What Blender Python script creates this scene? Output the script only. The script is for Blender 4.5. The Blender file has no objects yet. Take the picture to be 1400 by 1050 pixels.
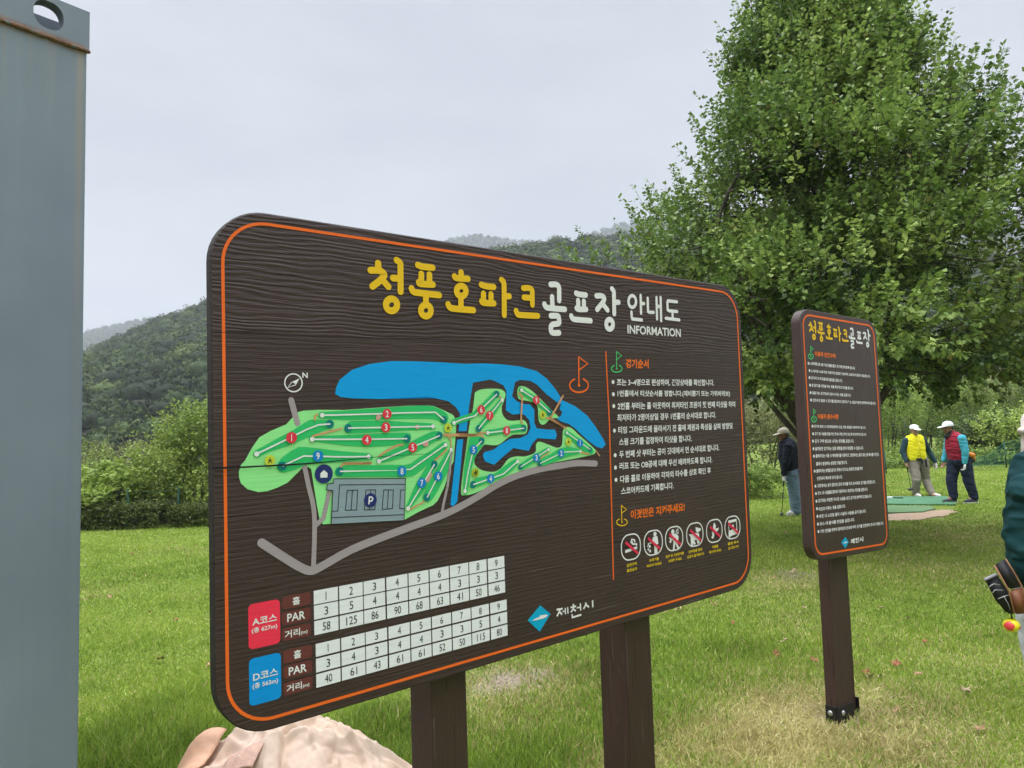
import bpy, bmesh, math, random
import numpy as np
from mathutils import Vector, Matrix

random.seed(7)
S = bpy.context.scene
COL = S.collection
R = math.radians

# ------------------------------------------------------------------ camera, sky, sun, exposure
CAM_H, FOC, PITCH, ROLL = 1.6, 970.0, 0.07963, -0.03557      # focal length in pixels of the 1400 px wide photo
_r = Vector((1, 0, 0)); _f = Vector((0, math.cos(PITCH), math.sin(PITCH))); _u = Vector((0, -math.sin(PITCH), math.cos(PITCH)))
CR = _r * math.cos(ROLL) + _u * math.sin(ROLL)
CU = _u * math.cos(ROLL) - _r * math.sin(ROLL)
cd = bpy.data.cameras.new('camera'); cam = bpy.data.objects.new('camera', cd); COL.objects.link(cam)
cd.sensor_width = 36; cd.lens = 36 * FOC / 1400; cd.clip_start = 0.05; cd.clip_end = 8000
cam.matrix_world = Matrix(((CR.x, CU.x, -_f.x, 0), (CR.y, CU.y, -_f.y, 0), (CR.z, CU.z, -_f.z, CAM_H), (0, 0, 0, 1)))
S.camera = cam

SUN_EL, SUN_AZ = R(58), R(248)          # azimuth clockwise from +Y: to the left of the camera, a little behind
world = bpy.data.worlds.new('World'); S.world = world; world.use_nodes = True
wt = world.node_tree; wt.nodes.clear()
def wn(t, **k):
    n = wt.nodes.new(t)
    for a, b in k.items(): setattr(n, a, b)
    return n
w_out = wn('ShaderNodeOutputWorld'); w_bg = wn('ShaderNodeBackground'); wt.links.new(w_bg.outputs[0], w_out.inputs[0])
w_sky = wn('ShaderNodeTexSky', sky_type='NISHITA', sun_disc=False, sun_elevation=SUN_EL, sun_rotation=SUN_AZ)
w_tc = wn('ShaderNodeTexCoord'); w_sep = wn('ShaderNodeSeparateXYZ'); wt.links.new(w_tc.outputs['Generated'], w_sep.inputs[0])
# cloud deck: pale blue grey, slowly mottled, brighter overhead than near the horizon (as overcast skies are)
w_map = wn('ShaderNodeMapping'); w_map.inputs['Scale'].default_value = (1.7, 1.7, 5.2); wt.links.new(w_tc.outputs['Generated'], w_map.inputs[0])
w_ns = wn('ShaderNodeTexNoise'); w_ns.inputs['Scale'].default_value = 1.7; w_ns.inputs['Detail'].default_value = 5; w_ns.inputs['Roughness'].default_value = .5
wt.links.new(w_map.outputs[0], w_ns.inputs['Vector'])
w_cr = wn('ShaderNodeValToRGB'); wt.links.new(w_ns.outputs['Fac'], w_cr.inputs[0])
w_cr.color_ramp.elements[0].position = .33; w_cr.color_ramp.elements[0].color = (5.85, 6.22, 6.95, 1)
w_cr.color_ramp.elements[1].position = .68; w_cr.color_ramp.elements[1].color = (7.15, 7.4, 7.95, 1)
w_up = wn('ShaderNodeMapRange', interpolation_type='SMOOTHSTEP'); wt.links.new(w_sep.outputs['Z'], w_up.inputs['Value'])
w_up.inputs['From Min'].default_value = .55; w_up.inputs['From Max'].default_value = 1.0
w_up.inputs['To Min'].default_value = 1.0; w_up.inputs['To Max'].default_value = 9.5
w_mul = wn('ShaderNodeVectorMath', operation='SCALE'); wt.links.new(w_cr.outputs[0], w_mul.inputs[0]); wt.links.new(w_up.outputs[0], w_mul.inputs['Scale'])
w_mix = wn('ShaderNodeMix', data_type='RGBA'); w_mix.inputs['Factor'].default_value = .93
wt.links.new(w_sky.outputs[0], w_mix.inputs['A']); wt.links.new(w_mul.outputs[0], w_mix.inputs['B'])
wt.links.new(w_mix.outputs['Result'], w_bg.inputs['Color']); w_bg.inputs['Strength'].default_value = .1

sd = bpy.data.lights.new('sun', 'SUN'); sd.energy = 1.5; sd.angle = R(22); sd.color = (1, .95, .87)
sun = bpy.data.objects.new('sun', sd); COL.objects.link(sun); sun.location = (0, -20, 60)
_sd = Vector((math.sin(SUN_AZ) * math.cos(SUN_EL), math.cos(SUN_AZ) * math.cos(SUN_EL), math.sin(SUN_EL)))
sun.rotation_euler = (-_sd).to_track_quat('-Z', 'Y').to_euler()

S.view_settings.view_transform = 'Standard'; S.view_settings.look = 'None'
S.view_settings.exposure = 0; S.view_settings.gamma = 1; S.view_settings.use_curve_mapping = False
S.render.engine = 'CYCLES'
S.cycles.use_denoising = True
S.cycles.max_bounces = 6; S.cycles.diffuse_bounces = 3; S.cycles.glossy_bounces = 2; S.cycles.transmission_bounces = 3
S.cycles.transparent_max_bounces = 6; S.cycles.volume_bounces = 0
S.cycles.use_adaptive_sampling = False

# ------------------------------------------------------------------ geometry of the view (digitising the photo)
def ray(px, py):
    px, py = float(px), float(py)
    return ((px - 700) / FOC * CR - (py - 525) / FOC * CU + _f)
def G(px, py, z=0.0):                    # the point of the ground seen at a pixel of the photo
    d = ray(px, py); t = (z - CAM_H) / d.z
    return Vector((d.x * t, d.y * t, z))
def at(px, py, Y):                       # the point at depth Y seen at a pixel of the photo
    Y = float(Y)
    d = ray(px, py); t = Y / d.y
    return Vector((d.x * t, Y, CAM_H + d.z * t))

# ------------------------------------------------------------------ tagging
def tag(o, label=None, cat=None, group=None, kind=None):
    if label: o['label'] = label
    if cat: o['category'] = cat
    if group: o['group'] = group
    if kind: o['kind'] = kind
    return o
def empty(name, loc=(0, 0, 0), rz=0, label=None, cat=None, group=None):
    o = bpy.data.objects.new(name, None); COL.objects.link(o)
    o.location = loc; o.rotation_euler = (0, 0, rz); o.empty_display_size = .1
    return tag(o, label, cat, group)
def link(name, me, mats=(), parent=None, smooth=False):
    o = bpy.data.objects.new(name, me); COL.objects.link(o)
    for m in (mats if isinstance(mats, (list, tuple)) else [mats]): me.materials.append(m)
    if parent: o.parent = parent
    if smooth: me.polygons.foreach_set('use_smooth', [True] * len(me.polygons))
    return o
def from_bm(name, bm, mats, parent=None, smooth=False):
    me = bpy.data.meshes.new(name); bm.to_mesh(me); bm.free()
    return link(name, me, mats, parent, smooth)
def from_np(name, V, F, mats, parent=None, attrs=None, smooth=False):
    """V (n,3), F (m,k) faces all with k corners"""
    V = np.ascontiguousarray(V, dtype=np.float32); F = np.ascontiguousarray(F, dtype=np.int32)
    me = bpy.data.meshes.new(name); n, k = F.shape
    me.vertices.add(len(V)); me.vertices.foreach_set('co', V.ravel())
    me.loops.add(n * k); me.loops.foreach_set('vertex_index', F.ravel())
    me.polygons.add(n); me.polygons.foreach_set('loop_start', np.arange(0, n * k, k, dtype=np.int32))
    me.polygons.foreach_set('loop_total', np.full(n, k, dtype=np.int32))
    for nm, arr in (attrs or {}).items():
        a = me.attributes.new(nm, 'FLOAT', 'POINT'); a.data.foreach_set('value', np.asarray(arr, dtype=np.float32))
    me.update(calc_edges=True)
    if smooth: me.polygons.foreach_set('use_smooth', np.ones(n, dtype=bool))
    return link(name, me, mats, parent)

# ------------------------------------------------------------------ materials
def lin(r, g, b):
    f = lambda c: (c / 255 / 12.92) if c / 255 <= .04045 else ((c / 255 + .055) / 1.055) ** 2.4
    return (f(r), f(g), f(b), 1)
class NT:
    def __init__(s, name):
        s.m = bpy.data.materials.new(name); s.m.use_nodes = True; s.t = s.m.node_tree
        s.b = s.t.nodes['Principled BSDF']; s.o = s.t.nodes['Material Output']
    def n(s, t, **k):
        x = s.t.nodes.new(t)
        for a, b in k.items():
            if a.startswith('i_'): x.inputs[int(a[2:]) if a[2:].isdigit() else a[2:].replace('_', ' ')].default_value = b
            else: setattr(x, a, b)
        return x
    def l(s, a, b): s.t.links.new(a, b)
    def noise(s, vec, scale, detail=3, rough=.55, mscale=None):
        if mscale:
            m = s.n('ShaderNodeMapping'); m.inputs['Scale'].default_value = mscale; s.l(vec, m.inputs[0]); vec = m.outputs[0]
        x = s.n('ShaderNodeTexNoise'); x.inputs['Scale'].default_value = scale; x.inputs['Detail'].default_value = detail; x.inputs['Roughness'].default_value = rough
        s.l(vec, x.inputs['Vector']); return x.outputs['Fac']
    def ramp(s, fac, *st):
        x = s.n('ShaderNodeValToRGB'); e = x.color_ramp.elements
        while len(e) < len(st): e.new(.5)
        for el, (p, c) in zip(e, st): el.position = p; el.color = c if len(c) == 4 else (*c, 1)
        s.l(fac, x.inputs[0]); return x.outputs['Color']
    def math(s, op, a, b=None, clamp=False):
        x = s.n('ShaderNodeMath', operation=op, use_clamp=clamp)
        for i, v in enumerate((a, b)):
            if v is None: continue
            if isinstance(v, (int, float)): x.inputs[i].default_value = v
            else: s.l(v, x.inputs[i])
        return x.outputs[0]
    def mix(s, fac, a, b, blend='MIX'):
        x = s.n('ShaderNodeMix', data_type='RGBA', blend_type=blend)
        for k, v in (('Factor', fac), ('A', a), ('B', b)):
            if isinstance(v, (int, float, tuple)): x.inputs[k].default_value = v
            else: s.l(v, x.inputs[k])
        return x.outputs['Result']
    def bump(s, h, strength, dist):
        x = s.n('ShaderNodeBump'); x.inputs['Strength'].default_value = strength; x.inputs['Distance'].default_value = dist
        s.l(h, x.inputs['Height']); s.l(x.outputs[0], s.b.inputs['Normal']); return x
    def obj(s): return s.n('ShaderNodeTexCoord').outputs['Object']
_pm = {}
def plain(name, col, rough=.6, metal=0, var=.12, scale=14, bump=0, spec=.5):
    """a painted / plain surface with a little tonal mottling"""
    if name in _pm: return _pm[name]
    t = NT(name); v = t.obj(); f = t.noise(v, scale, 4)
    c = col if len(col) == 4 else (*col, 1)
    t.l(t.ramp(f, (.25, tuple(x * (1 - var) for x in c[:3])), (.75, tuple(min(1, x * (1 + var)) for x in c[:3]))), t.b.inputs['Base Color'])
    t.b.inputs['Roughness'].default_value = rough; t.b.inputs['Metallic'].default_value = metal; t.b.inputs['Specular IOR Level'].default_value = spec
    if bump: t.bump(t.noise(v, scale * 4, 4), bump, .01)
    _pm[name] = t.m; return t.m

# ------------------------------------------------------------------ bmesh helpers
def bm_box(bm, lo, hi, bev=0, mi=0):
    r = bmesh.ops.create_cube(bm, size=1)
    lo, hi = Vector(lo), Vector(hi)
    for v in r['verts']: v.co = Vector(((lo.x + hi.x) / 2 + v.co.x * (hi.x - lo.x), (lo.y + hi.y) / 2 + v.co.y * (hi.y - lo.y), (lo.z + hi.z) / 2 + v.co.z * (hi.z - lo.z)))
    fs = {f for v in r['verts'] for f in v.link_faces}
    for f in fs: f.material_index = mi
    if bev:
        es = {e for f in fs for e in f.edges}
        bmesh.ops.bevel(bm, geom=list(es), offset=bev, segments=2, affect='EDGES', profile=.5, material=mi)
def tube_np(pts, rads, seg=8, flat=None):
    """swept tube -> V, F (quads), open ends closed by a last small ring"""
    pts = [Vector(p) for p in pts]; V = []; F = []
    t0 = (pts[1] - pts[0]).normalized(); a = t0.orthogonal().normalized()
    for i, p in enumerate(pts):
        t = ((pts[min(i + 1, len(pts) - 1)] - pts[max(i - 1, 0)])).normalized()
        a = (a - t * a.dot(t)).normalized(); b = t.cross(a)
        for k in range(seg):
            an = 2 * math.pi * k / seg
            V.append(p + (a * math.cos(an) + b * math.sin(an)) * rads[i])
    for i in range(len(pts) - 1):
        for k in range(seg):
            F.append((i * seg + k, i * seg + (k + 1) % seg, (i + 1) * seg + (k + 1) % seg, (i + 1) * seg + k))
    return V, F
def bm_tube(bm, pts, rads, seg=8, mi=0, caps=True):
    if isinstance(rads, (int, float)): rads = [rads] * len(pts)
    V, F = tube_np(pts, rads, seg)
    vs = [bm.verts.new(v) for v in V]
    for f in F:
        x = bm.faces.new([vs[i] for i in f]); x.material_index = mi; x.smooth = True
    if caps:
        x = bm.faces.new(list(reversed(vs[:seg]))); x.material_index = mi
        x = bm.faces.new(vs[-seg:]); x.material_index = mi
def bm_ball(bm, c, r, sc=(1, 1, 1), seg=16, mi=0, rot=None):
    q = bmesh.ops.create_uvsphere(bm, u_segments=seg, v_segments=max(6, seg // 2), radius=r)
    for v in q['verts']:
        p = Vector((v.co.x * sc[0], v.co.y * sc[1], v.co.z * sc[2]))
        if rot: p = rot @ p
        v.co = p + Vector(c)
    for f in {f for v in q['verts'] for f in v.link_faces}: f.material_index = mi; f.smooth = True
def catmull(pts, closed=False, n=6):
    P = [Vector(p) for p in pts]; N = len(P); out = []
    for i in range(N if closed else N - 1):
        g = lambda k: P[k % N] if closed else P[min(max(k, 0), N - 1)]
        p0, p1, p2, p3 = g(i - 1), g(i), g(i + 1), g(i + 2)
        for j in range(n):
            t = j / n
            out.append(.5 * ((2 * p1) + (p2 - p0) * t + (2 * p0 - 5 * p1 + 4 * p2 - p3) * t * t + (3 * p1 - p0 - 3 * p2 + p3) * t ** 3))
    if not closed: out.append(P[-1])
    return out

# ================================================================== SIGN BOARDS
class Board:
    """a leaning plane: pixels of the photo <-> local coordinates (x right, z up, y into the board)"""
    def __init__(s, tl, tr, br, bl):
        s.o = Vector(tl); s.u = (Vector(tr) - s.o).normalized(); v = Vector(bl) - s.o
        s.v = (v - s.u * v.dot(s.u)).normalized(); s.n = s.u.cross(s.v)       # into the board
        s.W = (Vector(tr) - s.o).length; s.H = v.length
        b = s.o + s.u * s.W / 2 + s.v * s.H; b = b + s.v * (-b.z / s.v.z)       # foot on the ground
        s.base = b; s.cu = (b - s.o).dot(s.u); s.cv = (b - s.o).dot(s.v)
        Y = s.n if s.n.y > 0 else -s.n
        s.Y = Y
        s.M = Matrix(((s.u.x, Y.x, -s.v.x, b.x), (s.u.y, Y.y, -s.v.y, b.y), (s.u.z, Y.z, -s.v.z, b.z), (0, 0, 0, 1)))
    def px(s, x, y, back=0.0):
        d = ray(x, y); o = s.o + s.Y * back - Vector((0, 0, CAM_H)); t = o.dot(s.Y) / d.dot(s.Y)
        q = d * t - (s.o - Vector((0, 0, CAM_H)))
        return Vector((q.dot(s.u) - s.cu, s.cv - q.dot(s.v)))               # local x, z
class Fr:
    """a zoom frame of the photo: its own pixels -> local board coordinates"""
    def __init__(s, B, ox, oy, sc): s.B, s.ox, s.oy, s.sc = B, ox, oy, sc
    def __call__(s, *pts): return [s.B.px(s.ox + x * s.sc, s.oy + y * s.sc) for x, y in pts]

LAY = 0.0009
def put(bm, pts, lay, mi=0):
    """flat polygon on the board face, lay = height in layers"""
    P = [Vector((p[0], -lay * LAY, p[1])) for p in pts]
    area = sum(P[i].x * P[(i + 1) % len(P)].z - P[(i + 1) % len(P)].x * P[i].z for i in range(len(P)))
    if area < 0: P.reverse()
    f = bm.faces.new([bm.verts.new(p) for p in P]); f.material_index = mi      # normal faces -y
def offset_poly(pts, w, caps=True, closed=False):
    n = len(pts); L = []; Rr = []
    for i in range(n):
        a = pts[(i - 1) % n] if (closed or i > 0) else None; b = pts[(i + 1) % n] if (closed or i < n - 1) else None
        d1 = (pts[i] - a).normalized() if a is not None else None; d2 = (b - pts[i]).normalized() if b is not None else None
        if d1 is None: d1 = d2
        if d2 is None: d2 = d1
        n1 = Vector((-d1.y, d1.x)); n2 = Vector((-d2.y, d2.x)); m = n1 + n2
        m = m.normalized() if m.length > 1e-6 else n1
        k = min(1 / max(m.dot(n1), .5), 1.6)
        L.append(pts[i] + m * k * w / 2); Rr.append(pts[i] - m * k * w / 2)
    return L, Rr
def stroke(bm, pts, w, lay, mi=0, closed=False, smooth=0, round_caps=True):
    pts = [Vector((p[0], p[1])) for p in pts]
    if smooth: pts = [Vector((p.x, p.y)) for p in catmull([Vector((p.x, p.y, 0)) for p in pts], closed, smooth)]
    pts = [p for i, p in enumerate(pts) if i == 0 or (p - pts[i - 1]).length > 1e-5]
    L, Rr = offset_poly(pts, w, closed=closed); y = -lay * LAY
    vl = [bm.verts.new((p.x, y, p.y)) for p in L]; vr = [bm.verts.new((p.x, y, p.y)) for p in Rr]
    n = len(pts)
    for i in range(n if closed else n - 1):
        j = (i + 1) % n; f = bm.faces.new((vr[i], vr[j], vl[j], vl[i])); f.material_index = mi
    if not closed and round_caps:
        for (c, a, b, va, vb) in ((pts[0], L[0], Rr[0], vl[0], vr[0]), (pts[-1], Rr[-1], L[-1], vr[-1], vl[-1])):
            a0 = math.atan2(a.y - c.y, a.x - c.x); vs = [va]
            for k in range(1, 7):
                an = a0 + math.pi * k / 7; vs.append(bm.verts.new((c.x + w / 2 * math.cos(an), y, c.y + w / 2 * math.sin(an))))
            vs.append(vb); f = bm.faces.new(vs); f.material_index = mi
def circle(c, rx, ry=None, n=28):
    ry = ry or rx
    return [Vector((c[0] + rx * math.cos(2 * math.pi * k / n), c[1] + ry * math.sin(2 * math.pi * k / n))) for k in range(n)]
def rrect(x0, x1, z0, z1, r, n=8):
    out = []
    for cx, cz, a in ((x1 - r, z1 - r, 0), (x0 + r, z1 - r, 90), (x0 + r, z0 + r, 180), (x1 - r, z0 + r, 270)):
        for k in range(n + 1):
            an = R(a + 90 * k / n); out.append(Vector((cx + r * math.cos(an), cz + r * math.sin(an))))
    return out
def sm(pts, n=5, closed=True): return [Vector((p.x, p.y)) for p in catmull([Vector((p[0], p[1], 0)) for p in pts], closed, n)]

_glyphs = {}
def glyphs(text, bold=.012):
    k = (text, bold)
    if k not in _glyphs:
        c = bpy.data.curves.new('lettering', 'FONT'); c.body = text; c.size = 1; c.offset = bold; c.resolution_u = 3
        o = bpy.data.objects.new('lettering', c); COL.objects.link(o)
        bpy.context.view_layer.update(); dg = bpy.context.evaluated_depsgraph_get()
        me = bpy.data.meshes.new_from_object(o.evaluated_get(dg))
        V = [v.co.copy() for v in me.vertices]; Fc = [tuple(p.vertices) for p in me.polygons]
        bpy.data.objects.remove(o); bpy.data.curves.remove(c); bpy.data.meshes.remove(me)
        _glyphs[k] = (V, Fc)
    return _glyphs[k]
def text(bm, s, bl, br, tl, lay, mi=0, bold=.012):
    """letters filling the parallelogram bottom-left, bottom-right, top-left"""
    V, Fc = glyphs(s, bold)
    x0 = min(v.x for v in V); x1 = max(v.x for v in V); y0 = min(v.y for v in V); y1 = max(v.y for v in V)
    bl, br, tl = Vector(bl), Vector(br), Vector(tl); e1 = (br - bl) / (x1 - x0); e2 = (tl - bl) / (y1 - y0)
    vs = []
    for v in V:
        p = bl + e1 * (v.x - x0) + e2 * (v.y - y0); vs.append(bm.verts.new((p.x, -lay * LAY, p.y)))
    for f in Fc:
        try: x = bm.faces.new([vs[i] for i in f]); x.material_index = mi
        except ValueError: pass
    bm.normal_update()

# wood: dark brown stained planks with raised grain (object space: x along the board, z up)
def wood(name, vertical=False, col=(.036, .0192, .0162), seams=(), gloss=.42, k=1.0):
    t = NT(name); co = t.obj(); sep = t.n('ShaderNodeSeparateXYZ'); t.l(co, sep.inputs[0])
    along, across = (sep.outputs['Z'], sep.outputs['X']) if vertical else (sep.outputs['X'], sep.outputs['Z'])
    off = None
    for i, sv in enumerate(seams):
        g = t.math('GREATER_THAN', across, sv); g = t.math('MULTIPLY', g, 7.3 + 3.1 * i); off = g if off is None else t.math('ADD', off, g)
    cmb = t.n('ShaderNodeCombineXYZ'); t.l(along, cmb.inputs[0]); t.l(across, cmb.inputs[1]); t.l(sep.outputs['Y'], cmb.inputs[2])
    vec = cmb.outputs[0]
    if off is not None:
        c2 = t.n('ShaderNodeCombineXYZ'); t.l(off, c2.inputs[0]); t.l(off, c2.inputs[2])
        ad = t.n('ShaderNodeVectorMath', operation='ADD'); t.l(vec, ad.inputs[0]); t.l(c2.outputs[0], ad.inputs[1]); vec = ad.outputs[0]
    # rings of a sawn trunk: distance field warped by slow noise, read as contour lines
    warp = t.noise(vec, 1.0, 3, .5, (1.3, 5.0, 5.0))
    wamp = t.math('ADD', .035, t.math('MULTIPLY', t.math('GREATER_THAN', across, seams[0]), .10)) if seams else .05
    ring = t.math('ADD', t.math('MULTIPLY', across, 1.0), t.math('MULTIPLY', warp, wamp))
    ph = t.math('MULTIPLY', ring, 2 * math.pi * 70)
    wob = t.math('MULTIPLY', t.noise(vec, 1, 3, .6, (3.2, 34, 34)), 9.0)
    sn = t.math('SINE', t.math('ADD', ph, wob))
    fine = t.noise(vec, 1, 4, .6, (9, 260, 260))
    sk = t.math('ADD', .10, t.math('MULTIPLY', t.math('GREATER_THAN', across, seams[0]), .15)) if seams else .10
    h = t.math('ADD', t.math('MULTIPLY', sn, sk), t.math('MULTIPLY', fine, 1.1))
    c = col
    big = t.noise(vec, 1, 2, .5, (1.5, 9, 9))
    colr = t.ramp(h, (.1, tuple(x * .38 for x in c)), (.45, c), (.85, tuple(x * 1.35 for x in c)))
    colr = t.mix(t.math('MULTIPLY', big, .55), colr, (c[0] * 1.55, c[1] * 1.5, c[2] * 1.5, 1))
    fade = t.noise(vec, 1, 3, .55, (2.4, 3.2, 3.2)); colr = t.mix(t.ramp(fade, (.42, (0, 0, 0)), (.68, (.4, .4, .4))), colr, (c[0] * 1.75, c[1] * 1.85, c[2] * 2.0, 1))
    pores = t.math('LESS_THAN', t.noise(vec, 1, 2, .5, (5, 150, 150)), .335)
    colr = t.mix(t.math('MULTIPLY', pores, .75), colr, (c[0] * .25, c[1] * .25, c[2] * .25, 1))
    # pale streaks along the grain: sky glints in the grooves, painted into the colour
    fl = t.noise(vec, 1, 2, .5, (3.2, 190, 190)); fl = t.math('GREATER_THAN', fl, .715)
    colr = t.mix(t.math('MULTIPLY', fl, .65), colr, (.16, .145, .135, 1))
    t.l(colr, t.b.inputs['Base Color']); t.b.inputs['Roughness'].default_value = gloss; t.b.inputs['Specular IOR Level'].default_value = .32
    t.bump(h, .75 * k, .0034)
    return t.m
def paint(name, rgb, rough=.5, var=.05):
    """sign paint that lets the grain of the plank show through a little"""
    t = NT(name); co = t.obj(); c = lin(*rgb) if max(rgb) > 1.001 else (*rgb, 1)
    g = t.noise(co, 1, 4, .6, (8, 8, 190)); big = t.noise(co, 5, 3)
    a = tuple(x * (1 - var * 2) for x in c[:3]); b = tuple(min(1, x * (1 + var)) for x in c[:3])
    col = t.ramp(g, (.3, a), (.55, c), (.8, b)); col = t.mix(t.math('MULTIPLY', big, .12), col, tuple(x * .86 for x in c[:3]) + (1,))
    t.l(col, t.b.inputs['Base Color']); t.b.inputs['Roughness'].default_value = rough; t.b.inputs['Specular IOR Level'].default_value = .22
    t.bump(g, .25, .001); return t.m

B1 = Board((-.73834, 1.80419, 2.20486), (1.05232, 3.24718, 2.24114), (1.04634, 3.28742, .93562), (-.74432, 1.84443, .89934))
B2 = Board((1.66266, 3.99102, 2.25756), (2.28434, 4.42846, 2.23776), (2.25775, 4.40538, .89324), (1.63607, 3.96794, .91304))

SEAM1 = B1.px(500, 461).y; SEAM2 = B1.px(360, 636.5).y
M_W1 = wood('stained_planks', seams=(SEAM1, SEAM2)); M_W1e = wood('stained_plank_edge', col=(.026, .019, .017), gloss=.6)
M_W2 = wood('stained_plank_upright', vertical=True, k=.35, col=(.042, .0245, .0205)); M_PO = wood('stained_post', vertical=True, k=.45, col=(.038, .0205, .0155), gloss=.5)
M_OR = paint('orange_line_paint', (238, 105, 35)); M_YE = paint('yellow_paint', (232, 184, 28)); M_WH = paint('white_paint', (228, 224, 222))
M_OT = paint('orange_lettering_paint', (236, 112, 30)); M_GL = paint('green_line_paint', (70, 200, 110)); M_YL = paint('yellow_caption_paint', (222, 186, 40))
M_LAKE = paint('lake_blue_paint', (0, 152, 222)); M_TURF = paint('light_green_paint', (146, 226, 142)); M_FAIR = paint('fairway_green_paint', (48, 186, 104))
M_CUP = paint('teal_paint', (6, 120, 116)); M_ROAD = paint('mauve_grey_paint', (160, 147, 150)); M_PARK = paint('grey_blue_paint', (138, 153, 163))
M_NAVY = paint('navy_paint', (36, 46, 104)); M_RED = paint('badge_red_paint', (220, 52, 70)); M_BLU = paint('badge_blue_paint', (16, 126, 196))
M_SAND = paint('bunker_pink_paint', (206, 152, 144)); M_PATH = paint('path_tan_paint', (204, 150, 104)); M_LIME = paint('lime_paint', (196, 206, 60))
M_INK = paint('black_ink', (38, 36, 38)); M_CELL = paint('cell_white_paint', (230, 228, 230)); M_HEAD = paint('maroon_paint', (104, 54, 50)); M_TRED = paint('table_red_paint', (238, 52, 78))
M_TBLU = paint('table_blue_paint', (0, 142, 216)); M_TEAL = paint('emblem_cyan_paint', (0, 160, 200)); M_BAR = paint('ban_red_paint', (222, 46, 80))
M_RIM = plain('bolt_steel', (.5, .5, .5), .35, .9)

def slab(name, x0, x1, z0, z1, r, th, mats, parent):
    bm = bmesh.new(); P = rrect(x0, x1, z0, z1, r, 10); n = len(P); ch = .004
    Q = rrect(x0 + ch, x1 - ch, z0 + ch, z1 - ch, r - ch, 10)
    rows = [[bm.verts.new((p.x, y, p.y)) for p in pp] for pp, y in ((Q, 0), (P, ch), (P, th - ch), (Q, th))]
    for a, b in zip(rows, rows[1:]):
        for i in range(n):
            j = (i + 1) % n; f = bm.faces.new((a[i], b[i], b[j], a[j])); f.material_index = 1
    bm.faces.new(rows[0]); f = bm.faces.new(list(reversed(rows[-1]))); f.material_index = 1
    bmesh.ops.recalc_face_normals(bm, faces=bm.faces)
    return from_bm(name, bm, mats, parent)

TITLE_Y = [  # frame, points, smoothing, closed, width in metres (yellow half of the title)
 (1, [(218, 200), (220, 300)], 0, 0), (1, [(115, 296), (235, 300), (298, 345), (285, 390), (228, 448), (140, 515)], 5, 0), (1, [(275, 425), (358, 520)], 0, 0),
 (1, [(470, 158), (515, 195), (522, 260), (524, 588)], 5, 0), (1, [(420, 402), (500, 408)], 0, 0), (1, 'ring', (400, 768), (76, 82)),
 (1, [(760, 225), (830, 247), (962, 260)], 4, 0), (1, [(806, 345), (806, 450)], 0, 0), (1, [(917, 355), (917, 460)], 0, 0), (1, [(772, 460), (800, 482), (965, 492)], 4, 0),
 (1, [(672, 545), (700, 590), (780, 606), (1050, 636)], 4, 0), (1, [(868, 640), (868, 740)], 0, 0), (1, 'ring', (868, 846), (68, 78)),
 (2, [(198, 226), (200, 290)], 0, 0), (2, [(108, 280), (140, 302), (292, 314)], 4, 0), (2, 'ring', (200, 480), (64, 70)), (2, [(195, 560), (196, 710)], 0, 0), (2, [(20, 662), (48, 706), (110, 722), (366, 742)], 4, 0),
 (2, [(474, 395), (540, 415), (644, 425)], 4, 0), (2, [(502, 515), (504, 620)], 0, 0), (2, [(605, 525), (606, 625)], 0, 0), (2, [(478, 620), (510, 642), (645, 650)], 4, 0),
 (2, [(748, 328), (778, 365), (784, 480), (786, 808)], 5, 0), (2, [(790, 552), (855, 552)], 0, 0),
 (2, [(1046, 442), (1120, 440), (1164, 470), (1168, 560), (1170, 668)], 5, 0), (2, [(1054, 568), (1160, 575)], 0, 0), (2, [(946, 752), (972, 800), (1040, 810), (1244, 820)], 4, 0)]
TITLE_W = [
 (3, [(225, 190), (300, 190), (338, 225), (342, 320), (342, 408)], 5, 0), (3, [(245, 358), (250, 500)], 0, 0), (3, [(140, 460), (165, 500), (240, 515), (420, 530)], 4, 0),
 (3, [(228, 618), (320, 620), (338, 660), (335, 720), (260, 735), (230, 765), (235, 835), (270, 852), (340, 850)], 5, 0),
 (3, [(572, 310), (620, 326), (705, 334)], 4, 0), (3, [(600, 410), (602, 510)], 0, 0), (3, [(678, 420), (680, 515)], 0, 0), (3, [(578, 515), (610, 530), (710, 530)], 4, 0), (3, [(505, 622), (530, 660), (600, 672), (770, 686)], 4, 0),
 (3, [(848, 346), (920, 346), (955, 375), (940, 430), (858, 532)], 5, 0), (3, [(930, 450), (1000, 540)], 0, 0), (3, [(1060, 250), (1085, 285), (1088, 380), (1092, 590)], 5, 0), (3, [(1095, 432), (1152, 434)], 0, 0), (3, 'ring', (1028, 735), (46, 66))]
TITLE_S = [
 (4, 'ring', (198, 312), (72, 112)), (4, [(358, 195), (366, 535)], 0, 0), (4, [(370, 350), (422, 352)], 0, 0), (4, [(182, 515), (188, 620), (200, 645), (378, 665)], 0, 0),
 (4, [(492, 250), (498, 500), (520, 518), (605, 520)], 0, 0), (4, [(660, 235), (670, 645)], 0, 0), (4, [(738, 235), (748, 680)], 0, 0), (4, [(665, 405), (740, 408)], 0, 0),
 (4, [(1050, 318), (880, 300), (866, 330), (872, 470), (900, 490), (1055, 505)], 0, 0), (4, [(965, 500), (966, 630)], 0, 0), (4, [(835, 632), (1095, 665)], 0, 0)]
TFR = {1: Fr(B1, 495, 340, .1), 2: Fr(B1, 610, 350, .1), 3: Fr(B1, 730, 370, .1), 4: Fr(B1, 850, 390, 100 / 1400)}
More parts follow.
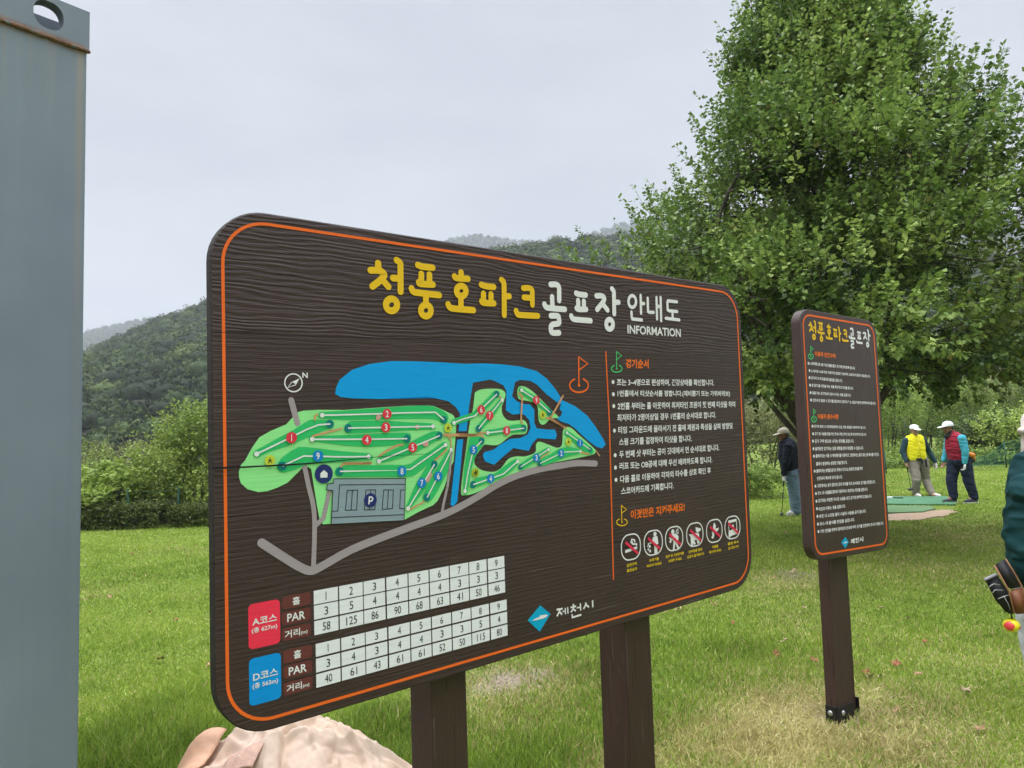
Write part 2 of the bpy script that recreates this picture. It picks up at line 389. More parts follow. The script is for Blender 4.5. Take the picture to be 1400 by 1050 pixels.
def strokes_of(bm, items, w, lay, mi=0, T=lambda p: p, k=1.0):
    for i, it in enumerate(items):
        F = TFR[it[0]]; ww = w[it[0]] if isinstance(w, dict) else w; ly = lay + .12 * i
        if it[1] == 'ring':
            c = it[2]; rx, ry = it[3]
            P = [T(p) for p in F(*[(c[0] + rx * math.cos(2 * math.pi * q / 28), c[1] + ry * math.sin(2 * math.pi * q / 28)) for q in range(28)])]
            stroke(bm, P, ww * k, ly, mi, closed=True)
        else:
            stroke(bm, [T(p) for p in F(*it[1])], ww * k, ly, mi, smooth=it[2])

def build_main_sign():
    B = B1
    root = empty('information_sign', label='large brown wooden information board with the yellow title and a painted course map', cat='sign')
    root.matrix_world = B.M
    x0, x1 = -B.cu, B.W - B.cu; z1 = B.cv; z0 = B.cv - B.H
    m = .031; TH = .040
    bd = slab('board', x0 - m, x1 + m, z0 - m, z1 + m, .145, TH, [M_W1, M_W1e], root)
    bm = bmesh.new(); stroke(bm, rrect(x0, x1, z0, z1, .118, 12), .0083, 1, closed=True)
    from_bm('border_line', bm, M_OR, root)
    # plank joints: a fine shadow gap and an open crack running in from the left edge
    bm = bmesh.new()
    L = [B.px(*p) for p in ((289.5, 640), (330, 638.6), (360, 637), (400, 635), (425, 633.2), (445, 631.5), (480, 628), (515, 624.5), (545, 622.5), (590, 620.5))]
    wd = [.0052, .0046, .0042, .0046, .0040, .0030, .0022, .0016, .0012, .0008]
    ol = [Vector((p.x, p.y + w / 2)) for p, w in zip(L, wd)] + [Vector((p.x, p.y - w / 2)) for p, w in reversed(list(zip(L, wd)))]
    put(bm, ol, 9.5)
    stroke(bm, [B.px(*p) for p in ((289, 454), (360, 457), (470, 461), (600, 464), (700, 466.5))], .0016, 1.0, round_caps=False)
    from_bm('plank_crack', bm, plain('crack_shadow_gap', (.006, .005, .005), .9), root)
    # posts
    for a, b, c, yy in ((560, 590, 638, 940), (824.5, 856, 890, 880)):
        q1 = B.px(b, yy, TH); q2 = B.px(c, yy, TH); w = q2.x - q1.x
        bm = bmesh.new(); bm_box(bm, (q1.x, TH + .001, -.25), (q2.x, TH + .001 + w * 1.0, z1 - .06), .004)
        from_bm('post', bm, M_PO, root)
    # title
    bm = bmesh.new(); strokes_of(bm, TITLE_Y, {1: .0208, 2: .0212}, 1.2)
    from_bm('title_lettering', bm, M_YE, root)
    bm = bmesh.new(); strokes_of(bm, TITLE_W, .0212, 1.2); from_bm('title_lettering', bm, M_WH, root)['label'] = 'white half of the title lettering'
    bm = bmesh.new(); strokes_of(bm, TITLE_S, .0138, 1.2); F = TFR[4]; text(bm, 'INFORMATION', *F((108, 925), (1128, 993), (104, 757)), 1.2, 0, .022)
    from_bm('subtitle_lettering', bm, M_WH, root)
    build_map(root); build_table(root); build_notice(root)
    # city emblem
    bm = bmesh.new(); E = Fr(B, 700, 800, .1)
    put(bm, E((382, 275), (525, 392), (376, 637), (212, 480)), 1, 0)
    put(bm, E((265, 486), (310, 458), (372, 432), (372, 415), (420, 406), (468, 400), (486, 410), (466, 435), (420, 455), (355, 470), (300, 482)), 2, 1)
    e = from_bm('city_emblem', bm, [M_TEAL, M_WH], root)
    bm = bmesh.new(); k = 0
    for P, w in (([(608, 335), (690, 322)], 26), ([(652, 330), (640, 370), (612, 425)], 26), ([(650, 365), (682, 402)], 26), ([(690, 360), (715, 355)], 20), ([(724, 310), (728, 395)], 22), ([(757, 300), (762, 388)], 22),
              ([(830, 258), (842, 285)], 26), ([(796, 305), (872, 288)], 24), ([(838, 300), (828, 330), (800, 370)], 26), ([(832, 325), (868, 352)], 24), ([(880, 310), (925, 300)], 20), ([(928, 250), (934, 345)], 26), ([(816, 395), (820, 440), (942, 402)], 26),
              ([(1003, 235), (1000, 270), (972, 325)], 28), ([(1003, 262), (1045, 300)], 28), ([(1094, 205), (1098, 300)], 28)):
        stroke(bm, E(*P), w * .1 / 395, 1 + .12 * k, round_caps=False); k += 1
    from_bm('city_lettering', bm, M_WH, root)
    return root

def build_map(root):
    B = B1; mp = bpy.data.objects.new('course_map', None); COL.objects.link(mp); mp.parent = root
    M1 = Fr(B, 310, 480, 340 / 1116); M2 = Fr(B, 560, 480, 290 / 1269); C1 = Fr(B, 320, 490, 160 / 1400); C2 = Fr(B, 470, 530, 180 / 1400)
    C3 = Fr(B, 320, 590, 160 / 1400); C4 = Fr(B, 430, 620, .15); C5 = Fr(B, 630, 520, .1); C6 = Fr(B, 690, 560, .1)
    def part(name, mats, fn):
        bm = bmesh.new(); fn(bm); return from_bm(name, bm, mats, mp)
    # lakes and canal
    def lake(bm):
        P = M1((490, 165), (505, 130), (560, 85), (640, 58), (740, 45), (850, 46), (1000, 52)) + M2((200, 68), (330, 76), (450, 74), (560, 80), (660, 92), (760, 120), (820, 165), (870, 225), (915, 295), (990, 330), (1060, 385), (1110, 450), (1160, 530), (1172, 560), (1150, 582), (1115, 572), (1060, 530), (985, 460), (950, 435), (930, 430), (905, 420), (880, 405), (905, 385), (912, 365), (895, 345), (905, 320), (880, 305), (820, 260), (760, 200), (720, 178), (660, 172), (630, 185), (620, 235), (612, 270), (640, 300), (676, 316), (720, 320), (745, 350), (745, 430), (760, 462), (820, 470), (868, 470), (880, 500), (872, 528), (820, 525), (765, 520), (735, 550), (712, 597), (620, 580), (560, 630), (505, 680), (450, 660), (437, 625), (445, 605), (500, 590), (540, 560), (600, 525), (660, 520), (705, 500), (722, 460), (715, 415), (690, 385), (670, 375), (615, 380), (575, 355), (578, 240), (560, 205), (510, 180), (480, 170), (378, 190), (355, 330), (340, 478), (292, 480), (300, 372), (275, 335), (230, 300), (150, 282), (60, 275))
        P += M1((900, 205), (820, 210), (690, 215), (560, 212), (510, 206), (486, 192))
        put(bm, P, 1)
        put(bm, M2((284, 530), (320, 526), (300, 740), (284, 900), (260, 928), (243, 920), (262, 740)), 1)
    part('lake', M_LAKE, lake)
    def turf(bm):
        P = C3((55, 480), (80, 400), (130, 345), (165, 280)) + C1((225, 1050), (300, 945), (430, 870), (620, 790), (690, 715), (770, 640), (830, 625), (1000, 615)) + C2((0, 238), (400, 210), (700, 192), (900, 190), (960, 198), (1080, 250), (1160, 290), (1195, 350), (1190, 470), (1180, 600), (1165, 780)) + C4((1235, 130), (1215, 220), (1180, 310), (1120, 430), (1080, 470), (950, 530), (815, 605), (790, 606), (145, 640), (75, 645))
        P += C3((1020, 1050), (985, 860), (950, 640), (920, 450), (890, 425), (820, 430)) + C3((740, 510), (640, 610), (520, 670), (400, 712), (290, 725), (160, 690), (80, 620), (58, 550))
        put(bm, P, 1.5)
        put(bm, sm(C5((185, 200), (200, 160), (290, 122), (480, 115), (570, 135), (608, 190), (580, 300), (555, 370), (570, 470), (630, 540), (720, 552), (840, 540), (890, 575), (908, 640), (890, 720), (830, 738), (720, 742), (640, 785), (560, 850), (490, 885), (400, 885), (320, 880), (270, 940), (180, 1060)) + M2((385, 640), (390, 680), (430, 712), (500, 722), (545, 700), (590, 645), (640, 630), (690, 630), (750, 605), (755, 560), (775, 542), (830, 560), (880, 578), (910, 560), (915, 480), (930, 455), (965, 460), (1010, 500), (1100, 580), (1110, 600), (1085, 622), (900, 660), (720, 700), (560, 770), (400, 845), (330, 862), (306, 845), (320, 700)) + C5((60, 1000), (90, 780), (130, 520), (165, 380)), 4), 1.5)
        put(bm, sm(C5((770, 140), (790, 92), (830, 80), (900, 100), (1000, 170), (1120, 290), (1250, 420), (1325, 490), (1320, 515), (1230, 525), (1150, 595), (1110, 605), (1075, 580), (1055, 500), (1050, 380), (1020, 325), (930, 285), (810, 265), (775, 225)), 4), 1.5)
    part('turf', M_TURF, turf)
    fair = []
    fair.append(sm(C1((1000, 690), (1015, 650), (1060, 640)) + C2((0, 245), (300, 222), (700, 196), (900, 192), (1000, 220), (1085, 270), (1110, 320), (1090, 375), (1050, 382), (980, 345), (860, 332), (400, 338), (100, 345), (-30, 345)) + C1((1060, 720), (1015, 715)), 4))
    fair.append(sm(C1((350, 1050), (500, 965), (700, 860), (850, 765), (920, 735), (1060, 735), (1150, 740), (1188, 785), (1165, 830), (1100, 850), (1020, 885), (880, 945), (630, 1050)) + C3((400, 250), (290, 308), (240, 300), (222, 265), (260, 222)), 4))
    fair.append(sm(C2((5, 430), (40, 375), (100, 355), (420, 352), (700, 368), (930, 380), (968, 415), (945, 445), (700, 455), (400, 470), (60, 488), (15, 465)), 4))
    fair.append(sm(C1((890, 965), (910, 935), (1000, 930), (1400, 912)) + C2((250, 490), (500, 482), (680, 482), (712, 520), (690, 580), (600, 605), (300, 628), (100, 622), (-100, 602)) + C3((1000, 125), (910, 118)), 4))
    fair.append(sm(C2((345, 770), (380, 735), (560, 645), (700, 580), (900, 480), (1000, 462), (1045, 490), (1030, 540), (940, 590), (750, 690), (560, 760), (390, 800), (345, 795)), 4))
    fair.append(C3((505, 400), (560, 320), (680, 230), (770, 185), (860, 185)) + C2((-10, 678), (150, 690), (270, 698), (310, 730), (300, 765), (100, 780)) + C3((1050, 380), (850, 395), (720, 455), (600, 492), (540, 480), (505, 440)))
    fair.append(sm(C4((180, 165), (210, 125), (300, 110), (500, 108)) + C2((500, 820), (680, 815), (800, 740), (950, 650), (1050, 580), (1095, 590), (1090, 650), (980, 740), (840, 860), (740, 930), (660, 948), (400, 945)) + C4((400, 210), (225, 212), (185, 190)), 3))
    fair.append(sm(C4((830, 490), (850, 440), (900, 320), (960, 210), (1050, 75), (1090, 65), (1110, 95), (1080, 170), (1000, 330), (900, 460), (850, 518)), 4))
    fair.append(sm(C2((1110, 660), (1140, 630), (1160, 665), (1120, 800)) + C4((1210, 160), (1150, 280), (1080, 400), (1030, 440), (990, 420), (985, 380), (1060, 230), (1140, 80)), 3))
    fair.append(sm(C5((-120, 620), (-130, 545), (0, 490), (150, 440), (240, 360), (340, 260), (440, 155), (490, 140), (515, 175), (480, 240), (380, 360), (260, 450), (120, 540), (0, 580)), 4))
    fair.append(sm(C5((210, 640), (240, 590), (330, 480), (440, 360), (520, 260), (560, 245), (575, 280), (520, 370), (440, 490), (330, 620), (250, 690), (215, 680)), 4))
    fair.append(sm(C5((325, 715), (345, 680), (450, 665), (600, 640), (720, 605), (850, 605), (885, 640), (870, 690), (760, 710), (600, 725), (400, 755), (340, 750)), 4))
    fair.append(sm(C5((785, 120), (815, 95), (900, 150), (1040, 240), (1180, 360), (1245, 430), (1225, 475), (1180, 470), (1060, 350), (900, 240), (800, 170)), 4))
    fair.append(sm(C6((810, 310), (845, 285), (960, 360), (1100, 460), (1200, 550), (1190, 600), (1140, 610), (1040, 540), (900, 410), (815, 340)), 4))
    fair.append(sm(C6((440, 730), (500, 670), (600, 620), (740, 535), (850, 515), (960, 525), (1035, 560), (1000, 605), (850, 640), (700, 700), (560, 755), (480, 765)), 4))
    fair.append(sm(C6((175, 790), (220, 730), (350, 640), (480, 570), (580, 515), (612, 540), (570, 600), (450, 690), (330, 760), (230, 820), (190, 815)), 4))
    fair.append(sm(M2((360, 800), (400, 760), (500, 735), (560, 690), (630, 645), (652, 665), (600, 720), (540, 760), (450, 790), (370, 820)), 4))
    fair.append(sm(M2((362, 518), (435, 512), (440, 550), (400, 610), (372, 680), (355, 760), (342, 845), (318, 845), (325, 700), (345, 580)), 3))
    for i, P in enumerate(fair):
        bm = bmesh.new(); put(bm, P, 2.2 + .15 * i); from_bm('fairway', bm, M_FAIR, mp)
    # shot lines with tee dot and cup: (line points in image frame, cup end point, tee end point)
    lines = [(C1((1045, 680), (1200, 678), (1400, 672)) + C2((200, 283), (650, 268), (965, 262), (1055, 340)), 0), (C3((262, 268), (640, 85)) + C1((850, 855), (1000, 795), (1140, 785)), 0),
             (C2((938, 412), (38, 430)), 0), (C1((925, 968), (1100, 968)) + C2((250, 548), (665, 542)), 0), (C2((365, 782), (1010, 510)), 0), (C2((255, 733), (-60, 735)) + C3((825, 292), (570, 412)), 0),
             (C2((1072, 608), (700, 868), (600, 872)) + C4((800, 152), (225, 162)), 0), (C4((845, 500), (960, 310), (1085, 98)), 0), (C2((1133, 660), (1070, 790)) + C4((1120, 200), (1018, 400)), 0),
             (C5((-105, 582), (0, 535), (180, 485), (260, 400), (480, 190)), 0), (C5((550, 270), (232, 660)), 0), (C5((355, 718), (850, 655)), 0), (C5((818, 135), (1000, 255), (1205, 438)), 0),
             (C6((838, 318), (1155, 545)), 0), (C6((1020, 570), (790, 580), (470, 735)), 0), (C6((585, 545), (205, 782)), 0), (M2((640, 660), (555, 735), (375, 798)), 0), (M2((325, 838), (345, 720), (375, 590), (425, 538)), 0)]
    d0 = .009
    for i, (P, _) in enumerate(lines):
        bm = bmesh.new(); far = (P[0].x + P[-1].x) / 2 > .05; k = 1.0 if P[0].x < -.1 else .82
        put(bm, circle(P[-1], .0118 * k, .0118 * k), 5.4, 1)
        stroke(bm, P, .0042 * k, 5.9 + .02 * i, 0, round_caps=False); put(bm, circle(P[0], .0068 * k, n=10), 6.4, 0)
        from_bm('shot_line', bm, [M_WH, M_CUP], mp)
    # bunkers
    for F, P in ((C2, [(335, 335), (345, 290), (385, 290), (388, 320), (360, 340)]), (C2, [(755, 400), (790, 400), (792, 435), (760, 438)]), (C2, [(825, 600), (845, 568), (885, 568), (890, 610), (860, 625)]), (C4, [(1005, 250), (1038, 180), (1065, 185), (1030, 258)])):
        bm = bmesh.new(); put(bm, sm(F(*P), 4), 5.2); from_bm('bunker', bm, M_SAND, mp)
    # foot paths
    for F, P, w in ((C2, [(1060, 502), (1400, 505)], .009), (C5, [(-20, 742), (275, 750), (290, 775)], .0075), (C2, [(1075, 510), (1110, 520), (1130, 560), (1135, 640)], .005), (C1, [(960, 735), (960, 690), (990, 672)], .0055), (C1, [(935, 930), (1100, 885), (1280, 840)], .0055),
                    (C2, [(370, 725), (450, 670), (560, 612), (620, 605)], .0055), (C2, [(285, 800), (0, 805)], .006), (C4, [(500, 88), (260, 92), (235, 118)], .006), (C2, [(965, 770), (1080, 665), (1085, 650)], .005), (C4, [(860, 512), (990, 440)], .005),
                    (C5, [(235, 712), (325, 715)], .0055), (C5, [(785, 175), (830, 225), (812, 545), (830, 590)], .007), (C5, [(1155, 520), (1220, 510), (1385, 215)], .0075), (C5, [(1200, 510), (1400, 640)], .0075), (C6, [(600, 120), (830, 255)], .0075), (C5, [(510, 210), (545, 245)], .005),
                    (C6, [(1040, 590), (1140, 605)], .006), (C6, [(480, 660), (590, 585)], .004), (C6, [(1240, 565), (1285, 632)], .0045)):
        bm = bmesh.new(); stroke(bm, F(*P), w, 5.0, smooth=0); from_bm('path', bm, M_PATH, mp)
    # roads
    def roads(bm):
        stroke(bm, C1((680, 500), (755, 775)), .0165, 2, 0)
        stroke(bm, M1((155, 860), (260, 928), (330, 970), (375, 985), (420, 968), (560, 890), (750, 815), (960, 738), (1060, 690)) + M2((420, 862), (520, 800), (640, 745), (780, 705), (900, 685), (1000, 670), (1110, 673)), .023, 2.4, 0, smooth=3)
        stroke(bm, M1((346, 508), (365, 600), (388, 700), (393, 800), (388, 965)), .0135, 2.2, 0, smooth=3)
        stroke(bm, M1((402, 778), (432, 750), (462, 618)), .0135, 2.6, 0)
        stroke(bm, C2((1140, 690), (1125, 800), (1120, 900), (1090, 1050)), .0075, 5.3, 0)
        stroke(bm, M1((998, 515), (990, 600), (970, 690), (962, 738)), .0095, 2.8, 0)
    part('road', M_ROAD, roads)
    def park(bm):
        put(bm, C4((168, 230), (826, 225), (808, 606), (145, 640), (160, 338), (100, 330), (110, 275), (165, 270)), 5.6, 0)
        k = 0
        for P in ([(168, 230), (826, 226)], [(822, 228), (808, 606)], [(165, 232), (163, 270), (110, 277), (102, 328), (160, 338), (145, 638)], [(220, 285), (822, 280)], [(220, 285), (205, 522), (150, 525)], [(148, 582), (808, 556)]):
            stroke(bm, C4(*P), .0022, 6.0 + .1 * k, 1, round_caps=False); k += 1
        for q in ([(290, 335), (385, 332), (376, 512), (275, 516)], [(460, 332), (548, 330), (542, 508), (445, 512)], [(622, 332), (710, 330), (702, 500), (608, 508)]):
            stroke(bm, C4(*q), .0022, 6.5, 1, closed=True); a, b, c, d = q
            stroke(bm, C4(((a[0] + b[0]) / 2, a[1] + 2), ((c[0] + d[0]) / 2, c[1] - 2)), .0022, 6.6, 1, round_caps=False)
        stroke(bm, C4((820, 330), (776, 332), (768, 500), (812, 500)), .0022, 6.5, 1, round_caps=False)
        put(bm, circle(C4((500, 425))[0], .0205), 7.4, 2)
        stroke(bm, C4((485, 462), (490, 395)), .0036, 7.8, 3, round_caps=False); stroke(bm, C4((486, 395), (510, 395), (522, 412), (510, 432), (488, 434)), .0036, 7.9, 3, round_caps=False)
    part('parking_lot', [M_PARK, M_INK, M_NAVY, M_WH], park)
    def house(bm):
        c = C4((80, 185))[0]; put(bm, circle(c, .0265), 4.5, 0); put(bm, C4((80, 150), (113, 178), (112, 218), (48, 220), (48, 180)), 4.9, 1)
    part('clubhouse_mark', [M_NAVY, M_WH], house)
    # numbered badges
    badges = [(C1, (677, 948), '1', 0), (C2, (450, 280), '2', 0), (C2, (437, 422), '3', 0), (C2, (235, 555), '4', 0), (C2, (722, 635), '5', 0), (C5, (263, 403), '6', 0), (C5, (380, 480), '7', 0), (C5, (612, 687), '8', 0), (C5, (1018, 272), '9', 0),
              (C3, (993, 292), '9', 1), (C2, (607, 888), '8', 1), (C4, (968, 268), '7', 1), (C4, (1118, 207), '6', 1), (C5, (160, 948), '5', 1), (M2, (478, 762), '4', 1), (C6, (418, 658), '3', 1), (C6, (757, 598), '2', 1), (C6, (1015, 458), '1', 1)]
    for F, p, s, kd in badges:
        bm = bmesh.new(); c = F(p)[0]; k = .0152 if c.x < 0 else .0148; put(bm, circle(c, k), 7.2, 0)
        hw = .0048 if s != '1' else .0011; hh = .0096
        text(bm, s, (c.x - hw, c.y - hh), (c.x + hw, c.y - hh), (c.x - hw, c.y + hh), 7.7, 1, .02)
        from_bm('hole_badge', bm, [M_BLU if kd else M_RED, M_WH], mp)
    for F, p in ((C3, (420, 345)), (C2, (1098, 428)), (C2, (1392, 900)), (C5, (1105, 470)), (M2, (387, 726)), (C6, (857, 440))):
        bm = bmesh.new(); c = F(p)[0]; put(bm, circle(c, .0142), 6.6, 0); r = .009
        for i, (ax, ay, bx, by) in enumerate(((-.6, .1, .75, .05), (.1, .9, -.1, -.2), (-.1, -.1, -.6, -.8), (.0, -.1, .6, -.8))):
            stroke(bm, [Vector((c.x + ax * r, c.y + ay * r)), Vector((c.x + bx * r, c.y + by * r))], .002, 7.0 + .1 * i, 1, round_caps=False)
        from_bm('facility_mark', bm, [M_LIME, M_INK], mp)
    def compass(bm):
        c = C1((710, 292))[0]; stroke(bm, circle(c, .0245), .0036, 1, 0, closed=True)
        put(bm, C1((782, 238), (742, 312), (690, 282)), 1, 0); stroke(bm, C1((688, 284), (640, 350), (738, 315)), .0024, 1.3, 0, round_caps=False)
        text(bm, 'N', *C1((815, 232), (880, 235), (815, 168)), 1, 0, .03)
    part('compass_mark', M_WH, compass)
    def flag(bm): flag_mark(bm, M2, (1010, 35), (1012, 205), 62, 42, .0062, 1)
    part('flag_mark', M_OR, flag)

def flag_mark(bm, F, top, hole, rx, ry, w, lay):
    tx, ty = top; hx, hy = hole; hgt = hy - ty
    stroke(bm, F((tx, ty), (hx, hy)), w, lay, 0)
    stroke(bm, F((tx, ty), (tx + rx * .88, ty + hgt * .24), (tx + 2, ty + hgt * .46)), w * .8, lay + .2, 0)
    stroke(bm, F(*[(hx + rx * math.cos(a) * .9, hy + ry * math.sin(a)) for a in [R(-62 + 304 * k / 24) for k in range(25)]]), w, lay + .4, 0)
    put(bm, circle(F((hx, hy))[0], w * 1.05, w * .8, 12), lay + .6, 0)

def build_table(root):
    B = B1; F = Fr(B, 290, 750, .3); T = Fr(B, 330, 760, 190 / 907)
    tb = bpy.data.objects.new('course_table', None); COL.objects.link(tb); tb.parent = root
    # column edges (top of A table, left/right px of the zoom frame) -> use local coordinates
    xs = [F((460, 300))[0].x] + [0] * 9
    edges = [(462, 572), (578, 685), (689, 786), (793, 889), (894, 985), (990, 1077), (1082, 1166), (1170, 1249), (1255, 1330)]
    rowsA = [(193, 256), (261, 325), (332, 396)]; rowsD = [(436, 495), (504, 567), (575, 637)]     # at x=462 / 466
    A = [['1', '2', '3', '4', '5', '6', '7', '8', '9'], ['3', '5', '4', '4', '4', '4', '3', '3', '3'], ['58', '125', '86', '90', '68', '63', '41', '50', '46']]
    D = [['1', '2', '3', '4', '5', '6', '7', '8', '9'], ['3', '4', '3', '4', '4', '3', '3', '5', '4'], ['40', '61', '43', '61', '61', '52', '50', '115', '80']]
    for rows, data, xl, lay in ((rowsA, A, 462, 1), (rowsD, D, 467, 1)):
        for r, (ya, yb) in enumerate(rows):
            zt = F((xl, ya))[0].y; zb = F((xl, yb))[0].y
            for c, (xa, xb) in enumerate(edges):
                dx = 0 if rows is rowsA else 5
                # columns keep their local x; read them along the table's top row
                la = F((xa + dx, 193 - (xa - 462) * .19))[0].x; lb = F((xb + dx, 193 - (xb - 462) * .19))[0].x
                bm = bmesh.new(); put(bm, [(la, zt), (lb, zt), (lb, zb), (la, zb)], 1, 0)
                s = data[r][c]; h = (zt - zb) * .60; wch = h * .5; w = wch * len(s) * (.98 if len(s) > 1 else 1) * (.20 if s == '1' else 1)
                cx = (la + lb) / 2; cz = (zt + zb) / 2
                text(bm, s, (cx - w / 2, cz - h / 2), (cx + w / 2, cz - h / 2), (cx - w / 2, cz + h / 2), 1.7, 1, .0)
                from_bm('number_cell', bm, [M_CELL, M_INK], tb)
    # row headings
    for (y0, labels) in ((0, None), (1, None)):
        base = [(262, 268, 353), (262, 370, 457), (262, 475, 562)] if y0 == 0 else [(270, 620, 708), (272, 722, 808), (274, 830, 915)]
        for (x, ya, yb), s in zip(base, ('홀', 'PAR', '거리')):
            p = T((x, ya), (x, yb)); q = T((x + 190, ya - 32))[0]
            zt, zb, xa, xb = p[0].y, p[1].y, p[0].x, q.x
            bm = bmesh.new(); put(bm, rrect(xa, xb, zb, zt, .009, 4), 1, 0); H = zt - zb; W = xb - xa
            if s == '거리':
                text(bm, s, (xa + W * .1, zb + H * .2), (xa + W * .62, zb + H * .2), (xa + W * .1, zb + H * .78), 1.7, 1, .02)
                text(bm, '(m)', (xa + W * .65, zb + H * .2), (xa + W * .88, zb + H * .2), (xa + W * .65, zb + H * .52), 1.7, 1, .02)
            else:
                a, b = (.36, .62) if s == '홀' else (.18, .8)
                text(bm, s, (xa + W * a, zb + H * .2), (xa + W * b, zb + H * .2), (xa + W * a, zb + H * .82), 1.7, 1, .02)
            from_bm('row_heading', bm, [M_HEAD, M_WH], tb)
    for (xa, ya, xb, yb, mat, l1, l2) in ((43, 318, 250, 615, M_TRED, 'A코스', '(총 627m)'), (48, 675, 256, 985, M_TBLU, 'D코스', '(총 563m)')):
        p = T((xa, ya), (xa, yb)); q = T((xb, ya - 40))[0]; x0, x1, zt, zb = p[0].x, q.x, p[0].y, p[1].y
        bm = bmesh.new(); put(bm, rrect(x0, x1, zb, zt, .012, 5), 1, 0); W = x1 - x0; H = zt - zb
        text(bm, l1, (x0 + W * .12, zb + H * .52), (x0 + W * .9, zb + H * .52), (x0 + W * .12, zb + H * .68), 1.7, 1, .02)
        text(bm, l2, (x0 + W * .1, zb + H * .33), (x0 + W * .9, zb + H * .33), (x0 + W * .1, zb + H * .47), 1.7, 1, .02)
        from_bm('course_heading', bm, [mat, M_WH], tb)

